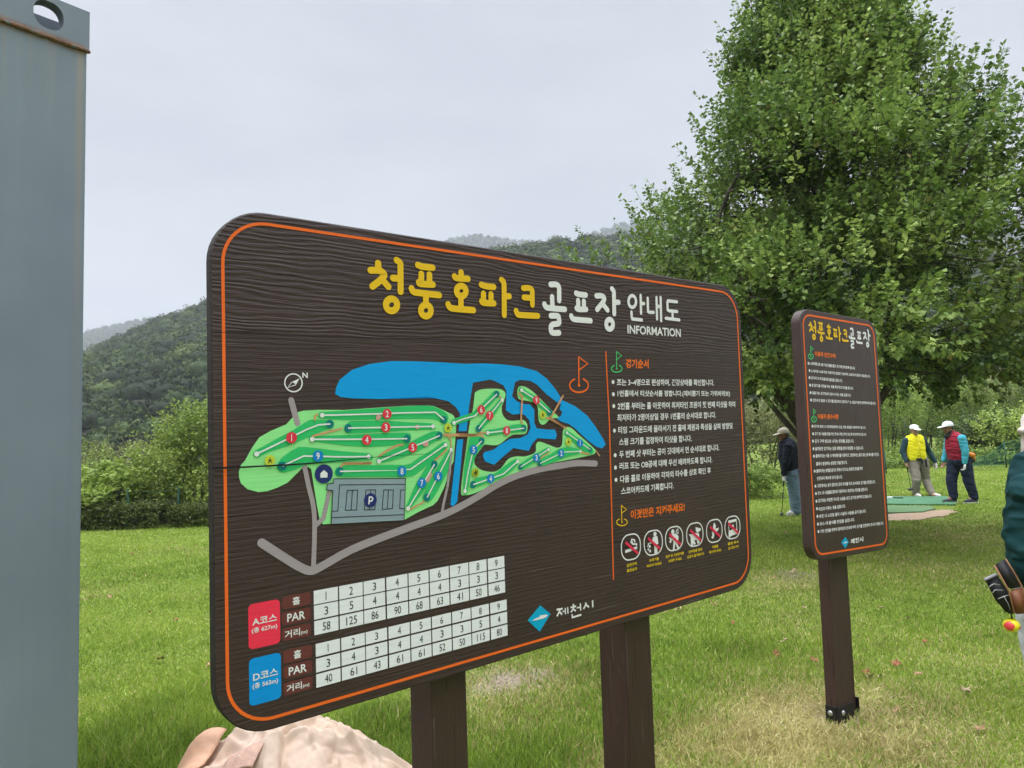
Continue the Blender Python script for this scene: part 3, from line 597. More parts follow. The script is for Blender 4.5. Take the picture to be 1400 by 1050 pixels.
def build_notice(root):
    B = B1; F = Fr(B, 770, 470, 260 / 1092)
    nt = bpy.data.objects.new('player_notice', None); COL.objects.link(nt); nt.parent = root
    bm = bmesh.new(); stroke(bm, [B.px(828, 481), B.px(833, 580), B.px(838.5, 792)], .0062, 1); from_bm('divider_line', bm, M_OR, nt)
    bm = bmesh.new(); flag_mark(bm, F, (305, 45), (306, 143), 34, 20, .0042, 1); from_bm('flag_mark', bm, M_GL, nt)
    bm = bmesh.new(); flag_mark(bm, F, (333, 928), (336, 1024), 34, 20, .0042, 1); from_bm('flag_mark', bm, M_YE, nt)
    bm = bmesh.new(); text(bm, '경기순서', *F((357, 140), (490, 142), (357, 86)), 1, 0, .03); from_bm('heading_lettering', bm, M_OT, nt); bm = bmesh.new()
    text(bm, '이것만은 지켜주세요!', *F((386, 1010), (697, 962), (386, 955)), 1, 0, .03); from_bm('heading_lettering', bm, M_OT, nt)
    rows = [(220, 307, 865, 243, 243, '조는 3~4명으로 편성하며, 건강상태를 확인합니다.', 285), (290, 311, 957, 309, 306, '1번홀에서 티샷순서를 정합니다.(제비뽑기 또는 가위바위보)', 287), (358, 312, 987, 379, 365, '2번홀 부터는 홀 아웃하여 최저타인 조원이 첫 번째 티샷을 하며', 289),
            (0, 309, 876, 446, 427, '최저타가 2명이상일 경우 1번홀의 순서대로 합니다.', 0), (499, 315, 972, 517, 489, '티잉 그라운드에 올라서기 전 홀에 제원과 특성을 살펴 방향및', 293), (0, 320, 737, 585, 562, '스윙 크기를 결정하여 티샷을 합니다.', 0),
            (640, 321, 895, 657, 614, '두 번째 샷 부터는 공이 깃대에서 먼 순서대로 합니다.', 297), (711, 322, 855, 724, 684, '러프 또는 OB공에 대해 우선 배려하도록 합니다.', 299), (781, 326, 847, 800, 745, '다음 홀로 이동하여 각자의 타수를 상호 확인 후', 302), (0, 332, 633, 868, 833, '스코어카드에 기록합니다.', 0)]
    bm = bmesh.new()
    for (by, xa, xb, ya, yb, s, bx) in rows:
        text(bm, s, *F((xa, ya), (xb, yb), (xa, ya - 43)), 1, 0, .022)
        if by:
            c = F((bx, by))[0]; put(bm, circle(c, .0078, .0078, 16), 1.3, 0)
    from_bm('rule_lettering', bm, M_WH, nt)
    # prohibition pictograms
    P1 = Fr(B, 835, 685, 110 / 962); P2 = Fr(B, 920, 685, 110 / 962)
    boxes = [(P1, (120, 390, 358, 708)), (P1, (392, 345, 620, 650)), (P1, (648, 300, 864, 596)), (P2, (158, 255, 362, 545)), (P2, (396, 215, 590, 498)), (P2, (616, 175, 804, 455))]
    caps = [('금연구역', '흡연금지'), ('쓰레기를', '버리지 마세요'), ('음주 및 고성방가를', '자제해 주세요'), ('반려동물 동반', '입장이 불가합니다'), ('식물을', '훼손하지 마세요'), ('불법 취사', '금지합니다')]
    capw = [(.5, .5), (.5, .78), (1.0, .75), (.8, 1.0), (.4, .75), (.7, .68)]
    for i, (Fx, (a, b, c, d)) in enumerate(boxes):
        q = Fx((a, (b + d) / 2 + 16), (c, (b + d) / 2 - 16), ((a + c) / 2, b), ((a + c) / 2, d))
        x0, x1, zt, zb = q[0].x, q[1].x, q[2].y, q[3].y
        bm = bmesh.new(); w = x1 - x0; h = zt - zb; wl = .0052
        stroke(bm, rrect(x0 + wl / 2, x1 - wl / 2, zb + wl / 2, zt - wl / 2, w * .36, 6), wl, 1, 0, closed=True)
        L = lambda *pp: [Vector((x0 + w * p, zt - h * r)) for p, r in pp]
        lay = [1.2]
        def pol(*pp): lay[0] += .15; put(bm, L(*pp), lay[0], 0)
        def lin_(wd, *pp): lay[0] += .15; stroke(bm, L(*pp), w * wd, lay[0], 0, round_caps=False)
        def dot(x, y, r): lay[0] += .15; put(bm, circle(L((x, y))[0], w * r, n=14), lay[0], 0)
        if i == 0:
            pol((.2, .58), (.8, .52), (.8, .62), (.2, .69)); lin_(.055, (.78, .5), (.78, .43), (.6, .41), (.55, .36), (.6, .31)); lin_(.05, (.6, .4), (.5, .32), (.54, .22), (.68, .26), (.7, .36))
        elif i == 1:
            dot(.6, .18, .085); pol((.48, .28), (.72, .27), (.76, .58), (.69, .6), (.69, .93), (.53, .95), (.53, .62), (.48, .5), (.3, .52), (.29, .47), (.44, .42)); dot(.24, .52, .04); dot(.3, .62, .05); dot(.22, .72, .04); dot(.3, .8, .05); dot(.2, .6, .03)
        elif i == 2:
            dot(.43, .22, .09); pol((.38, .32), (.6, .3), (.74, .44), (.72, .6), (.6, .62), (.76, .92), (.66, .95), (.54, .72), (.48, .96), (.38, .97), (.44, .66), (.42, .55), (.34, .56), (.3, .66), (.22, .62), (.26, .5), (.2, .42), (.24, .4), (.34, .48), (.4, .44))
            lin_(.035, (.62, .26), (.72, .33), (.72, .14), (.62, .2), (.62, .26))
        elif i == 3:
            pol((.55, .2), (.86, .3), (.84, .38), (.66, .45), (.56, .36)); pol((.14, .44), (.3, .46), (.6, .44), (.74, .5), (.74, .9), (.62, .9), (.58, .74), (.44, .72), (.52, .9), (.4, .92), (.34, .8), (.36, .93), (.24, .95), (.24, .58))
        elif i == 4:
            pol((.42, .3), (.5, .14), (.6, .28), (.56, .42), (.78, .4), (.72, .52), (.58, .56), (.46, .52), (.48, .7), (.4, .82), (.28, .76), (.36, .68), (.34, .5), (.44, .56), (.46, .44))
        else:
            pol((.24, .18), (.76, .16), (.76, .27), (.24, .29)); lin_(.04, (.26, .28), (.26, .62)); lin_(.04, (.76, .26), (.76, .8)); pol((.24, .62), (.48, .58), (.46, .4), (.56, .38), (.58, .56), (.78, .62), (.78, .84), (.66, .82), (.34, .86), (.3, .92), (.22, .88))
        stroke(bm, L((.2, .28), (.82, .8)), w * .09, 5, 1, round_caps=False)
        ch = .0125; s1, s2 = caps[i]; w1, w2 = capw[i]; cx = (x0 + x1) / 2
        for s, ww, zz in ((s1, w1, zb - .023), (s2, w2, zb - .043)):
            text(bm, s, (cx - w * ww / 2, zz), (cx + w * ww / 2, zz), (cx - w * ww / 2, zz + ch), 1, 2, .03)
        from_bm('prohibition_sign', bm, [M_WH, M_BAR, M_YL], nt)

def build_small_sign():
    B = B2
    root = empty('rules_sign', label='narrow brown wooden rules board on a single post between the golfers and big board', cat='sign')
    root.matrix_world = B.M
    x0, x1 = -B.cu, B.W - B.cu; z1 = B.cv; z0 = B.cv - B.H; TH = .056; m = .034
    slab('board', x0 - m, x1 + m, z0 - m, z1 + m, .095, TH, [M_W2, M_W2], root)
    bm = bmesh.new(); stroke(bm, rrect(x0, x1, z0, z1, .068, 10), .0105, 1, closed=True); from_bm('border_line', bm, M_OR, root)
    # title: same hand lettering, smaller
    F = Fr(B, 1095, 425, 120 / 1050)
    a0 = B1.px(500, 400); a1 = B1.px(846, 425); zt = B1.px(520, 352).y
    src_w = a1.x - a0.x; b0 = F((84, 170))[0].x; b1 = F((822, 300))[0].x; zt2 = F((150, 122))[0].y; k = (b1 - b0) / src_w
    zb1 = B1.px(760, 458).y; zb2 = F((600, 448))[0].y; kz = (zt2 - zb2) / (zt - zb1)
    T = lambda p: Vector((b0 + (p.x - a0.x) * k, zt2 - (zt - p.y) * kz))
    bm = bmesh.new(); strokes_of(bm, TITLE_Y, .021, 1, T=T, k=k * 1.08); from_bm('title_lettering', bm, M_YE, root)
    bm = bmesh.new(); strokes_of(bm, TITLE_W, .021, 1, T=T, k=k * 1.08); from_bm('title_lettering', bm, M_WH, root)['label'] = 'white half of the title lettering'
    S1 = Fr(B, 1080, 420, 140 / 817); S2 = Fr(B, 1080, 590, 140 / 817)
    bm = bmesh.new(); flag_mark(bm, S1, (163, 312), (165, 392), 22, 20, .0055, 1); flag_mark(bm, S1, (186, 812), (190, 893), 22, 22, .0055, 1); from_bm('flag_mark', bm, M_GL, root)
    bm = bmesh.new(); text(bm, '이용자 안전수칙', *S1((196, 390), (362, 410), (196, 350)), 1, 0, .04); from_bm('heading_lettering', bm, M_OT, root); bm = bmesh.new(); text(bm, '이용자 준수사항', *S1((220, 892), (386, 894), (220, 850)), 1, 0, .04); from_bm('heading_lettering', bm, M_OT, root)
    bm = bmesh.new()
    r1 = [(160, 520, 461, 500, 448, '스트레칭 등 5분 이상 몸을 풀고 경기에 참여토록 합니다.', 1), (168, 640, 522, 565, 506, '노약자와 14세 미만 어린이의 입장은 가능하며, 보호자의 동행이 필요합니다.', 1), (168, 418, 576, 600, 562, '경기자 외 파크골프장 출입을 금합니다.', 1), (172, 505, 635, 660, 622, '앞 팀이 홀 아웃을 하는 것을 확인하고 티샷을 합니다.', 1), (176, 486, 696, 716, 682, '공을 치는 경기자보다 앞서 나가는 것을 금합니다.', 1), (180, 684, 754, 780, 740, '안전사고 발생 시 경기를 중단하고 관리자 또는 응급기관에 연락하여야 합니다.', 1), (192, 604, 964, 974, 950, '경기자 편의 시 지정매표장에서 요금, 전용 용품을 이용하여야 합니다.', 1), (196, 610, 1022, 1028, 1010, '경기 중 시설물 등을 파손하거나 훼손하지 않도록 주의하여야 합니다.', 1)]
    for xa, xb, ya, yb, by, s, b in r1:
        text(bm, s, *S1((xa, ya), (xb, yb), (xa, ya - 26)), 1, 0, .03); put(bm, circle(S1((xa - 13, by))[0], .0085, .0085, 12), 1.3, 0)
    r2 = [(196, 510, 92, 90, 76, '경기 구역 밖으로 나가는 행위를 금합니다.', 1), (200, 586, 152, 145, 137, '음주운전 경기자는 입장 제한을 받아 퇴장할 수 있습니다.', 1), (204, 710, 210, 196, 196, '플레이어는 이동 시 페어웨이를 이용하고 그린에서는 끌지 않는 등 매너를 지킨다.', 1), (208, 456, 273, 260, 0, '홀에서 발생하는 분쟁은 조율 합니다.', 0), (210, 578, 330, 308, 316, '플레이어는 방향을 알리고 뒤에서 다가오는 팀에게 양보를 하며', 1), (214, 418, 390, 376, 0, '안전거리 확보에 유의 합니다.', 0), (216, 680, 448, 415, 436, '그린에서는 공이 떨어진 곳의 마크를 하고 순서대로 경기를 진행합니다.', 1), (220, 620, 506, 474, 495, '코스 내 시설물을 함부로 이동하거나 변경하는 행위를 금합니다.', 1), (224, 652, 567, 528, 556, '경기와는 무관한 지나친 소음을 내고 경기에 방해하지 않습니다.', 1), (228, 442, 635, 608, 615, '타인과 다투는 것을 금합니다.', 1), (232, 606, 692, 648, 676, '우천 시 스프링 쿨러 시설의 사용을 금지 합니다.', 1), (236, 514, 752, 716, 738, '코스 내 음식물 반입을 삼갑니다.', 1), (240, 746, 812, 744, 798, '기타 안전을 위하여 관리인의 안내에 따라 경기를 진행하여 주시기 바랍니다.', 1)]
    for xa, xb, ya, yb, by, s, b in r2:
        text(bm, s, *S2((xa, ya), (xb, yb), (xa, ya - 30)), 1, 0, .03)
        if b: put(bm, circle(S2((xa - 14, by))[0], .0085, .0085, 12), 1.3, 0)
    from_bm('rule_lettering', bm, M_WH, root)
    bm = bmesh.new(); put(bm, S2((440, 840), (468, 880), (442, 932), (408, 888)), 1, 0); put(bm, S2((420, 890), (445, 878), (460, 880), (440, 892)), 1.6, 1)
    text(bm, '제천시', *S2((482, 898), (584, 876), (482, 858)), 1, 1, .04); from_bm('city_emblem', bm, [M_TEAL, M_WH], root)
    # post: a proud middle timber between two narrower flanks
    q = [B.px(x, 800, TH) for x in (1134.5, 1156, 1166)]
    a, b, c = q[0].x, q[1].x, q[2].x
    bm = bmesh.new(); bm_box(bm, (a, TH + .001, -.25), (b, TH + .068, z1 - .12), .004); from_bm('post', bm, M_PO, root)
    bm = bmesh.new(); bm_box(bm, (b + .004, TH + .030, -.25), (c + .008, TH + .066, z1 - .12), .004); from_bm('post_flank', bm, M_PO, root)
    # black bracket at the foot with two bolts
    M_BK = plain('black_bracket_steel', (.012, .012, .013), .5, .3)
    bm = bmesh.new(); bm_box(bm, (a - .004, TH - .007, -.12), (b + .002, TH, .04), .002); bm_box(bm, (a - .009, TH + .002, -.12), (a - .001, TH + .066, .04), .002); bm_box(bm, (c + .008, TH + .012, -.12), (c + .015, TH + .066, .04), .002)
    br = from_bm('foot_bracket', bm, M_BK, root)
    for cx, cy, nrm in ((a + .05, TH - .007, (0, -1, 0)), (a - .009, TH + .036, (-1, 0, 0))):
        bm = bmesh.new(); bm_ball(bm, (cx, cy, .0), .015, (1, .55, 1) if nrm[1] else (.55, 1, 1), 16); from_bm('bolt', bm, M_RIM, br)
    return root
build_main_sign(); build_small_sign()

# ================================================================== LAND
def vnoise(x, y, seed=0, octaves=4):
    """smooth value noise on arrays, about -1..1"""
    out = np.zeros_like(x, dtype=float); amp = 1; tot = 0
    for o in range(octaves):
        xi = np.floor(x).astype(np.int64); yi = np.floor(y).astype(np.int64); fx = x - xi; fy = y - yi
        fx = fx * fx * (3 - 2 * fx); fy = fy * fy * (3 - 2 * fy)
        def h(a, b):
            n = (a * 374761393 + b * 668265263 + (seed + o) * 2147483647) & 0xffffffff
            n = ((n ^ (n >> 13)) * 1274126177) & 0xffffffff
            return ((n ^ (n >> 16)) & 0xffff) / 32767.5 - 1
        v = (h(xi, yi) * (1 - fx) + h(xi + 1, yi) * fx) * (1 - fy) + (h(xi, yi + 1) * (1 - fx) + h(xi + 1, yi + 1) * fx) * fy
        out += v * amp; tot += amp; amp *= .5; x = x * 2.03 + 17.1; y = y * 2.03 + 9.7
    return out / tot
def gz(x, y):                                                     # height of the lawn
    x = np.asarray(x, float); y = np.asarray(y, float)
    d = np.hypot(x, y); t = np.clip((d - 4.2) / 5, 0, 1)
    return -.055 * (1 - t * t * (3 - 2 * t)) + vnoise(x / 3.1, y / 3.1, 3, 3) * .035 * np.clip((d - 2) / 6, 0, 1) * np.clip((200 - d) / 100, 0, 1)

DRY_SPOTS = [(G(1150, 985), 1.0, .62), (G(1060, 1010), .85, .5), (G(960, 1035), .8, .42), (G(1240, 1035), .7, .42), (G(870, 1045), .7, .3), (G(1290, 965), .45, .35), (G(1330, 735), .45, 1.1), (G(1250, 775), .3, 1.0), (G(700, 930), .6, .55), (G(860, 800), .35, .5), (G(1080, 800), .35, .6)]
SOIL_SPOTS = [(G(695, 922), .95, .20), (G(735, 914), .85, .15), (G(662, 932), .8, .15), (G(1150, 972), .5, .25), (G(1085, 785), .7, .3)]
def spots(x, y, sp):
    v = np.zeros_like(x)
    for c, a, r in sp: v = np.maximum(v, a * np.exp(-((x - c.x) ** 2 + ((y - c.y) * .8) ** 2) / (r * r)))
    return v
def dryness(x, y):
    n = vnoise(x / 1.7, y / 1.7, 11, 4); n2 = vnoise(x / .45, y / .45, 19, 3)
    return np.clip(spots(x, y, DRY_SPOTS) * (1 + .5 * n2) + np.clip(n - .22, 0, 1) * .5 + n2 * .07, 0, 1)

def build_ground():
    # one sheet: fine near the boards, coarser towards the horizon
    ys = np.unique(np.concatenate([np.linspace(-12, 0, 20), np.linspace(0, 12, 90), np.linspace(12, 40, 70), np.linspace(40, 200, 30), np.linspace(200, 1600, 12)]))
    xs = np.unique(np.concatenate([-np.linspace(25, 200, 30), -np.linspace(200, 1600, 12), np.linspace(-25, 25, 160), np.linspace(25, 200, 30), np.linspace(200, 1600, 12)]))
    X, Y = np.meshgrid(xs, ys); Z = gz(X, Y)
    n, m = X.shape; V = np.stack([X.ravel(), Y.ravel(), Z.ravel()], 1)
    i = np.arange(n - 1)[:, None] * m + np.arange(m - 1)[None]; i = i.ravel()
    F = np.stack([i, i + 1, i + m + 1, i + m], 1)
    t = NT('lawn_soil'); co = t.obj()
    d = t.n('ShaderNodeAttribute', attribute_name='dry').outputs['Fac']; so = t.n('ShaderNodeAttribute', attribute_name='soil').outputs['Fac']
    a = t.noise(co, 1.1, 5, .6); b = t.noise(co, 38, 4, .65)
    g = t.ramp(b, (.3, (.06, .09, .018)), (.55, (.15, .21, .038)), (.75, (.23, .29, .06)))
    g = t.mix(t.math('MULTIPLY', a, .5), g, (.19, .245, .045, 1))
    g = t.mix(d, g, t.ramp(b, (.3, (.22, .175, .075)), (.7, (.44, .37, .19))))
    g = t.mix(t.math('MULTIPLY', so, 1.2, True), g, t.ramp(b, (.3, (.15, .115, .08)), (.7, (.32, .265, .20))))
    t.l(g, t.b.inputs['Base Color']); t.b.inputs['Roughness'].default_value = .95; t.b.inputs['Specular IOR Level'].default_value = .1
    t.bump(b, .8, .03)
    o = from_np('ground', V, F, t.m, attrs={'dry': dryness(V[:, 0].astype(float), V[:, 1].astype(float)), 'soil': spots(V[:, 0].astype(float), V[:, 1].astype(float), SOIL_SPOTS)}, smooth=True)
    tag(o, 'mown lawn with dry patches running back to the foot of the wooded hill', kind='structure')

def leaf_material(name, stops, dry=None, rough=.55, trans=.3):
    t = NT(name); tone = t.n('ShaderNodeAttribute', attribute_name='tone').outputs['Fac']
    c = t.ramp(tone, *stops)
    if dry: c = t.mix(t.n('ShaderNodeAttribute', attribute_name='dry').outputs['Fac'], c, t.ramp(tone, *dry))
    t.l(c, t.b.inputs['Base Color']); t.b.inputs['Roughness'].default_value = rough; t.b.inputs['Specular IOR Level'].default_value = .3
    if trans:
        tr = t.n('ShaderNodeBsdfTranslucent'); t.l(c, tr.inputs['Color']); mx = t.n('ShaderNodeMixShader'); mx.inputs[0].default_value = trans
        t.l(t.b.outputs[0], mx.inputs[1]); t.l(tr.outputs[0], mx.inputs[2]); t.l(mx.outputs[0], t.o.inputs['Surface'])
    return t.m
def kites(B, T, W, lift, rng, flat=0.0):
    """leaf / blade quads from base to tip, W half widths; flat > 0 turns the blades' faces up to the sky"""
    d = T - B; r = rng.normal(size=B.shape)
    if flat: r = r * (1 - flat); r[:, 2] += flat * 1.6
    s = np.cross(d, r); s /= np.linalg.norm(s, axis=1, keepdims=True) + 1e-9
    n = np.cross(s, d); n *= np.where(n[:, 2:3] < 0, -1, 1) if flat else 1; M = B + d * .45 + n * lift
    V = np.stack([B, M + s * W[:, None], T, M - s * W[:, None]], 1).reshape(-1, 3)
    return V, np.arange(len(V)).reshape(-1, 4)

def keep_clear(x, y):
    """where no blade grows: posts' feet, mats, bare sand"""
    return np.zeros_like(x, bool)

def build_grass():
    rng = np.random.default_rng(4)
    N = 760000
    d = np.exp(rng.uniform(math.log(2.3), math.log(29), N)); lat = rng.uniform(-.98, .98, N)
    x = d * lat; y = d
    soil = spots(x, y, SOIL_SPOTS); k = rng.random(N) > soil * 1.05
    # the tee mats and the sand beside them
    for (px0, py0, px1, py1) in ((1196, 678.5, 1312, 692), (1196, 692, 1308, 713)):
        a, b = G(px0, py1), G(px1, py0); u = (G(px1, py1) - a); k &= ~((y > a.y) & (y < b.y) & (x > np.interp(y, [a.y, b.y], [a.x, G(px0, py0).x])) & (x < np.interp(y, [a.y, b.y], [G(px1, py1).x, b.x])))
    x, y, d = x[k], y[k], d[k]; n = len(x)
    tall = np.clip(vnoise(x / .55, y / .55, 31, 3) * 1.3 + .1, 0, 1)
    tufts = [(G(190, 1010), 1.3, .5), (G(140, 1040), 1.7, .5), (G(520, 985), 1.9, .25), (G(545, 1040), 1.2, .3), (G(740, 1020), .8, .6), (G(840, 960), .5, .6), (G(1000, 900), .5, .8), (G(930, 1000), .6, .5), (G(1170, 1000), .6, .4), (G(790, 900), .6, .5), (G(270, 960), .7, .6)]
    tall = tall * .5 + spots(x, y, tufts)
    dry = dryness(x, y); pat = vnoise(x / 2.3, y / 2.3, 41, 4); fine = vnoise(x / .3, y / .3, 43, 2)
    L = (.020 + .055 * tall + .017 * rng.random(n)) * (1 + .012 * d) * (1 + .5 * (rng.random(n) > .96))
    az = rng.uniform(0, 2 * math.pi, n); lean = np.clip(rng.normal(.62, .3, n), .05, 1.35) + .25 * (dry > .5)
    B = np.stack([x, y, gz(x, y) - .004], 1)
    T = B + np.stack([np.cos(az) * np.sin(lean), np.sin(az) * np.sin(lean), np.cos(lean)], 1) * L[:, None]
    W = (.0011 + .00046 * d) * rng.uniform(.7, 1.35, n)
    V, F = kites(B, T, W, .12, rng)
    tone = np.clip(.5 + .31 * pat + .16 * fine + rng.normal(0, .17, n) - .16 * np.clip(tall, 0, 1.2), 0, 1)
    dr = (rng.random(n) < dry * 1.1 + .03).astype(float) * rng.uniform(.6, 1, n)
    m = leaf_material('grass_blades', ((0, (.088, .150, .020)), (.35, (.210, .320, .040)), (.7, (.340, .450, .064)), (1, (.47, .52, .12))), ((0, (.30, .215, .085)), (.5, (.58, .48, .22)), (1, (.76, .67, .38))), .6, .35)
    o = from_np('lawn_grass', V, F, m, attrs={'tone': np.repeat(tone, 4), 'dry': np.repeat(dr, 4)})
    tag(o, 'short green and straw coloured grass of the lawn', kind='stuff')

# ------------------------------------------------------------------ hills
def hill_mesh(name, xs, ys, fn, mat, label):
    X, Y = np.meshgrid(xs, ys); Z = fn(X, Y); n, m = X.shape
    V = np.stack([X.ravel(), Y.ravel(), Z.ravel()], 1); i = (np.arange(n - 1)[:, None] * m + np.arange(m - 1)[None]).ravel()
    o = from_np(name, V, np.stack([i, i + 1, i + m + 1, i + m], 1), mat, smooth=True); tag(o, label, kind='structure'); return o
def ridge_table(Y, pts, dz=0):
    P = [at(px, py, Y) for px, py in pts]; return np.array([p.x for p in P]), np.array([p.z - dz for p in P])
RX, RZ = ridge_table(260, [(-160, 575), (20, 518), (113, 484), (160, 460), (200, 443), (240, 429), (290, 410), (420, 372), (560, 350), (670, 340), (720, 335), (760, 325), (800, 322), (840, 319), (900, 316), (1000, 318), (1150, 330), (1400, 345), (1700, 380)], 3.0)
def hill_z(X, Y):
    Yf = 96 + 12 * vnoise(X / 60, X * 0 + 3.3, 5, 2); t = np.clip((Y - Yf) / (262 - Yf), 0, 1)
    spur = vnoise(X / 34, Y / 70, 8, 3)
    z = np.interp(X * (260 / np.maximum(Y, 90)) ** .85, RX, RZ) * (t ** .92) * (1 + .17 * spur * np.sin(math.pi * t))
    back = np.clip((Y - 262) / 130, 0, 1); return z * (1 - .45 * back) - .3 + np.where(t > 0, .5, 0) * 0
FX, FZ = ridge_table(1100, [(-200, 470), (60, 462), (113, 453), (150, 444), (190, 435), (222, 430), (300, 436), (420, 420), (520, 372), (590, 336), (615, 325), (650, 318), (680, 323), (700, 326), (740, 327), (762, 330), (790, 324), (815, 315), (840, 305), (880, 297), (950, 288), (1100, 285), (1400, 300), (1700, 330)], 9)
def far_z(X, Y):
    t = np.clip((Y - 620) / 480, 0, 1); b = np.clip((Y - 1100) / 300, 0, 1)
    return np.interp(X, FX, FZ) * t ** .9 * (1 + .12 * vnoise(X / 150, Y / 200, 15, 3) * np.sin(math.pi * t)) * (1 - .4 * b) - .5
def canopy(name, P, rad, tone, nq, qs, mat, label, rng, squash=.8):
    """many tree crowns: leaf-clump quads over lumpy domes, each with a closed dark-green inner mass"""
    m = len(P)
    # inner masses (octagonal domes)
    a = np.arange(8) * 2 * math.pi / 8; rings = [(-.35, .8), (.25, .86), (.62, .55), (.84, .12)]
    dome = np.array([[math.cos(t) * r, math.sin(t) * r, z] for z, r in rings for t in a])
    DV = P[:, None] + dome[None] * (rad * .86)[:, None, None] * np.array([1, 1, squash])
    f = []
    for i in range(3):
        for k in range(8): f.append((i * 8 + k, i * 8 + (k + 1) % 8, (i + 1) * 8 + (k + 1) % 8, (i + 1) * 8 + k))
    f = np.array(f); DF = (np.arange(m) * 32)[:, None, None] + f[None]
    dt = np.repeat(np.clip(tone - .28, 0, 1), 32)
    # clump quads
    idx = np.repeat(np.arange(m), nq); n = len(idx)
    u = rng.normal(size=(n, 3)); u /= np.linalg.norm(u, axis=1, keepdims=True); u[:, 2] = np.abs(u[:, 2]) * 1.25 - .35
    ph = rng.uniform(0, 6.28, m)[idx]; lump = 1 + .16 * np.sin(3 * np.arctan2(u[:, 1], u[:, 0]) + ph) + .12 * np.sin(5 * u[:, 2] + 2 * ph)
    C = P[idx] + u * (rad[idx] * lump * rng.uniform(.82, 1.06, n))[:, None] * np.array([1, 1, squash])
    nrm = u + rng.normal(0, .55, (n, 3)); nrm /= np.linalg.norm(nrm, axis=1, keepdims=True)
    r = rng.normal(size=(n, 3)); s = np.cross(nrm, r); s /= np.linalg.norm(s, axis=1, keepdims=True) + 1e-9; t = np.cross(nrm, s)
    h = (qs * rng.uniform(.6, 1.3, n))[:, None]
    Q = np.stack([C - s * h, C - t * h * .6, C + s * h, C + t * h * .6], 1).reshape(-1, 3)
    V = np.concatenate([DV.reshape(-1, 3), Q]); F = np.concatenate([DF.reshape(-1, 4), np.arange(n * 4).reshape(-1, 4) + m * 32])
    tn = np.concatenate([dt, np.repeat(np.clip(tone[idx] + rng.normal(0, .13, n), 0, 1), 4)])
    o = from_np(name, V, F, mat, attrs={'tone': tn}); tag(o, label, kind='stuff')
def build_hills():
    rng = np.random.default_rng(12)
    hm = plain('hillside_earth', (.028, .034, .016), .95, var=.4, scale=.2)
    hill_mesh('hillside', np.linspace(-300, 420, 90), np.linspace(70, 400, 60), hill_z, hm, 'steep hillside under the wood behind the lawn')
    hill_mesh('far_hill', np.linspace(-1300, 1400, 120), np.linspace(560, 1400, 40), far_z, hm, 'misty higher ridge far behind the wooded hill')
    sp = 4.3; gx, gy = np.meshgrid(np.arange(-235, 175, sp), np.arange(97, 276, sp)); x = gx.ravel() + rng.uniform(-1.9, 1.9, gx.size); y = gy.ravel() + rng.uniform(-1.9, 1.9, gx.size)
    k = np.abs(x) < y * 1.05 + 12; x, y = x[k], y[k]
    rad = rng.uniform(1.9, 3.5, len(x)); P = np.stack([x, y, hill_z(x, y) + rad * .75], 1)
    tone = np.clip(.42 + .26 * vnoise(x / 18, y / 18, 51, 3) + rng.normal(0, .22, len(x)), 0, 1)
    m = leaf_material('hill_foliage', ((0, (.011, .024, .007)), (.35, (.036, .066, .014)), (.7, (.076, .112, .024)), (1, (.130, .155, .040))), None, .8, .1)
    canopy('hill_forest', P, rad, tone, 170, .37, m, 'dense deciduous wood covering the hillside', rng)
    gx, gy = np.meshgrid(np.arange(-900, 900, 10.), np.arange(760, 1115, 12.)); x = gx.ravel() + rng.uniform(-4, 4, gx.size); y = gy.ravel() + rng.uniform(-4, 4, gx.size)
    k = np.abs(x) < y * .82; x, y = x[k], y[k]; rad = rng.uniform(4.5, 7.5, len(x)); P = np.stack([x, y, far_z(x, y) + rad * .6 + 2], 1)
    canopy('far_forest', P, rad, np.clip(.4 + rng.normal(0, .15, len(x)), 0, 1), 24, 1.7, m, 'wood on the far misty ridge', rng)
build_ground(); build_grass(); build_hills()

def build_haze():
    bm = bmesh.new(); bm_box(bm, (-1750, -120, -3), (1750, 1550, 330))
    m = bpy.data.materials.new('valley_haze'); m.use_nodes = True; nt = m.node_tree; nt.nodes.clear()
    o = nt.nodes.new('ShaderNodeOutputMaterial'); v = nt.nodes.new('ShaderNodeVolumePrincipled'); nt.links.new(v.outputs[0], o.inputs['Volume'])
    v.inputs['Color'].default_value = (.90, .95, 1, 1); v.inputs['Density'].default_value = .00049; v.inputs['Anisotropy'].default_value = .2
    h = from_bm('haze', bm, m); tag(h, 'thin damp haze lying in the valley', kind='stuff')
build_haze()

# ================================================================== TREES AND SHRUBS
def leaves_on(P, D, L, per, leaf, rng, spread=.75, up=.15, shape=.36, droop=.0, lift=.12):
    """sprays: twigs from P along D of length L, each carrying `per` leaves -> V, F, spray index"""
    m = len(P); idx = np.repeat(np.arange(m), per); n = len(idx)
    t = rng.uniform(.05, 1.0, n); d = D[idx]; l = L[idx]
    pos = P[idx] + d * (l * t)[:, None] + np.array([0, 0, 1.]) * ((up - droop) * l * t * t)[:, None]
    r = rng.normal(size=(n, 3)); r -= d * (r * d).sum(1)[:, None]; r /= np.linalg.norm(r, axis=1, keepdims=True) + 1e-9
    ld = r * spread + d * (.35 + .5 * t)[:, None] + np.array([0, 0, -.28])[None]; ld /= np.linalg.norm(ld, axis=1, keepdims=True)
    sz = leaf * rng.uniform(.65, 1.25, n) * (1.1 - .35 * t)
    B = pos + ld * (sz * .35)[:, None]; T = B + ld * sz[:, None]
    V, F = kites(B, T, sz * shape, lift, rng, .62)
    return V, F, idx
def wood_part(name, paths, mat, parent, seg=7):
    V = []; F = []
    for pts, rads in paths:
        v, f = tube_np(pts, rads, seg); o = len(V); V += v; F += [tuple(i + o for i in q) for q in f]
    return from_np(name, np.array([tuple(v) for v in V]), np.array(F), mat, parent, smooth=True)
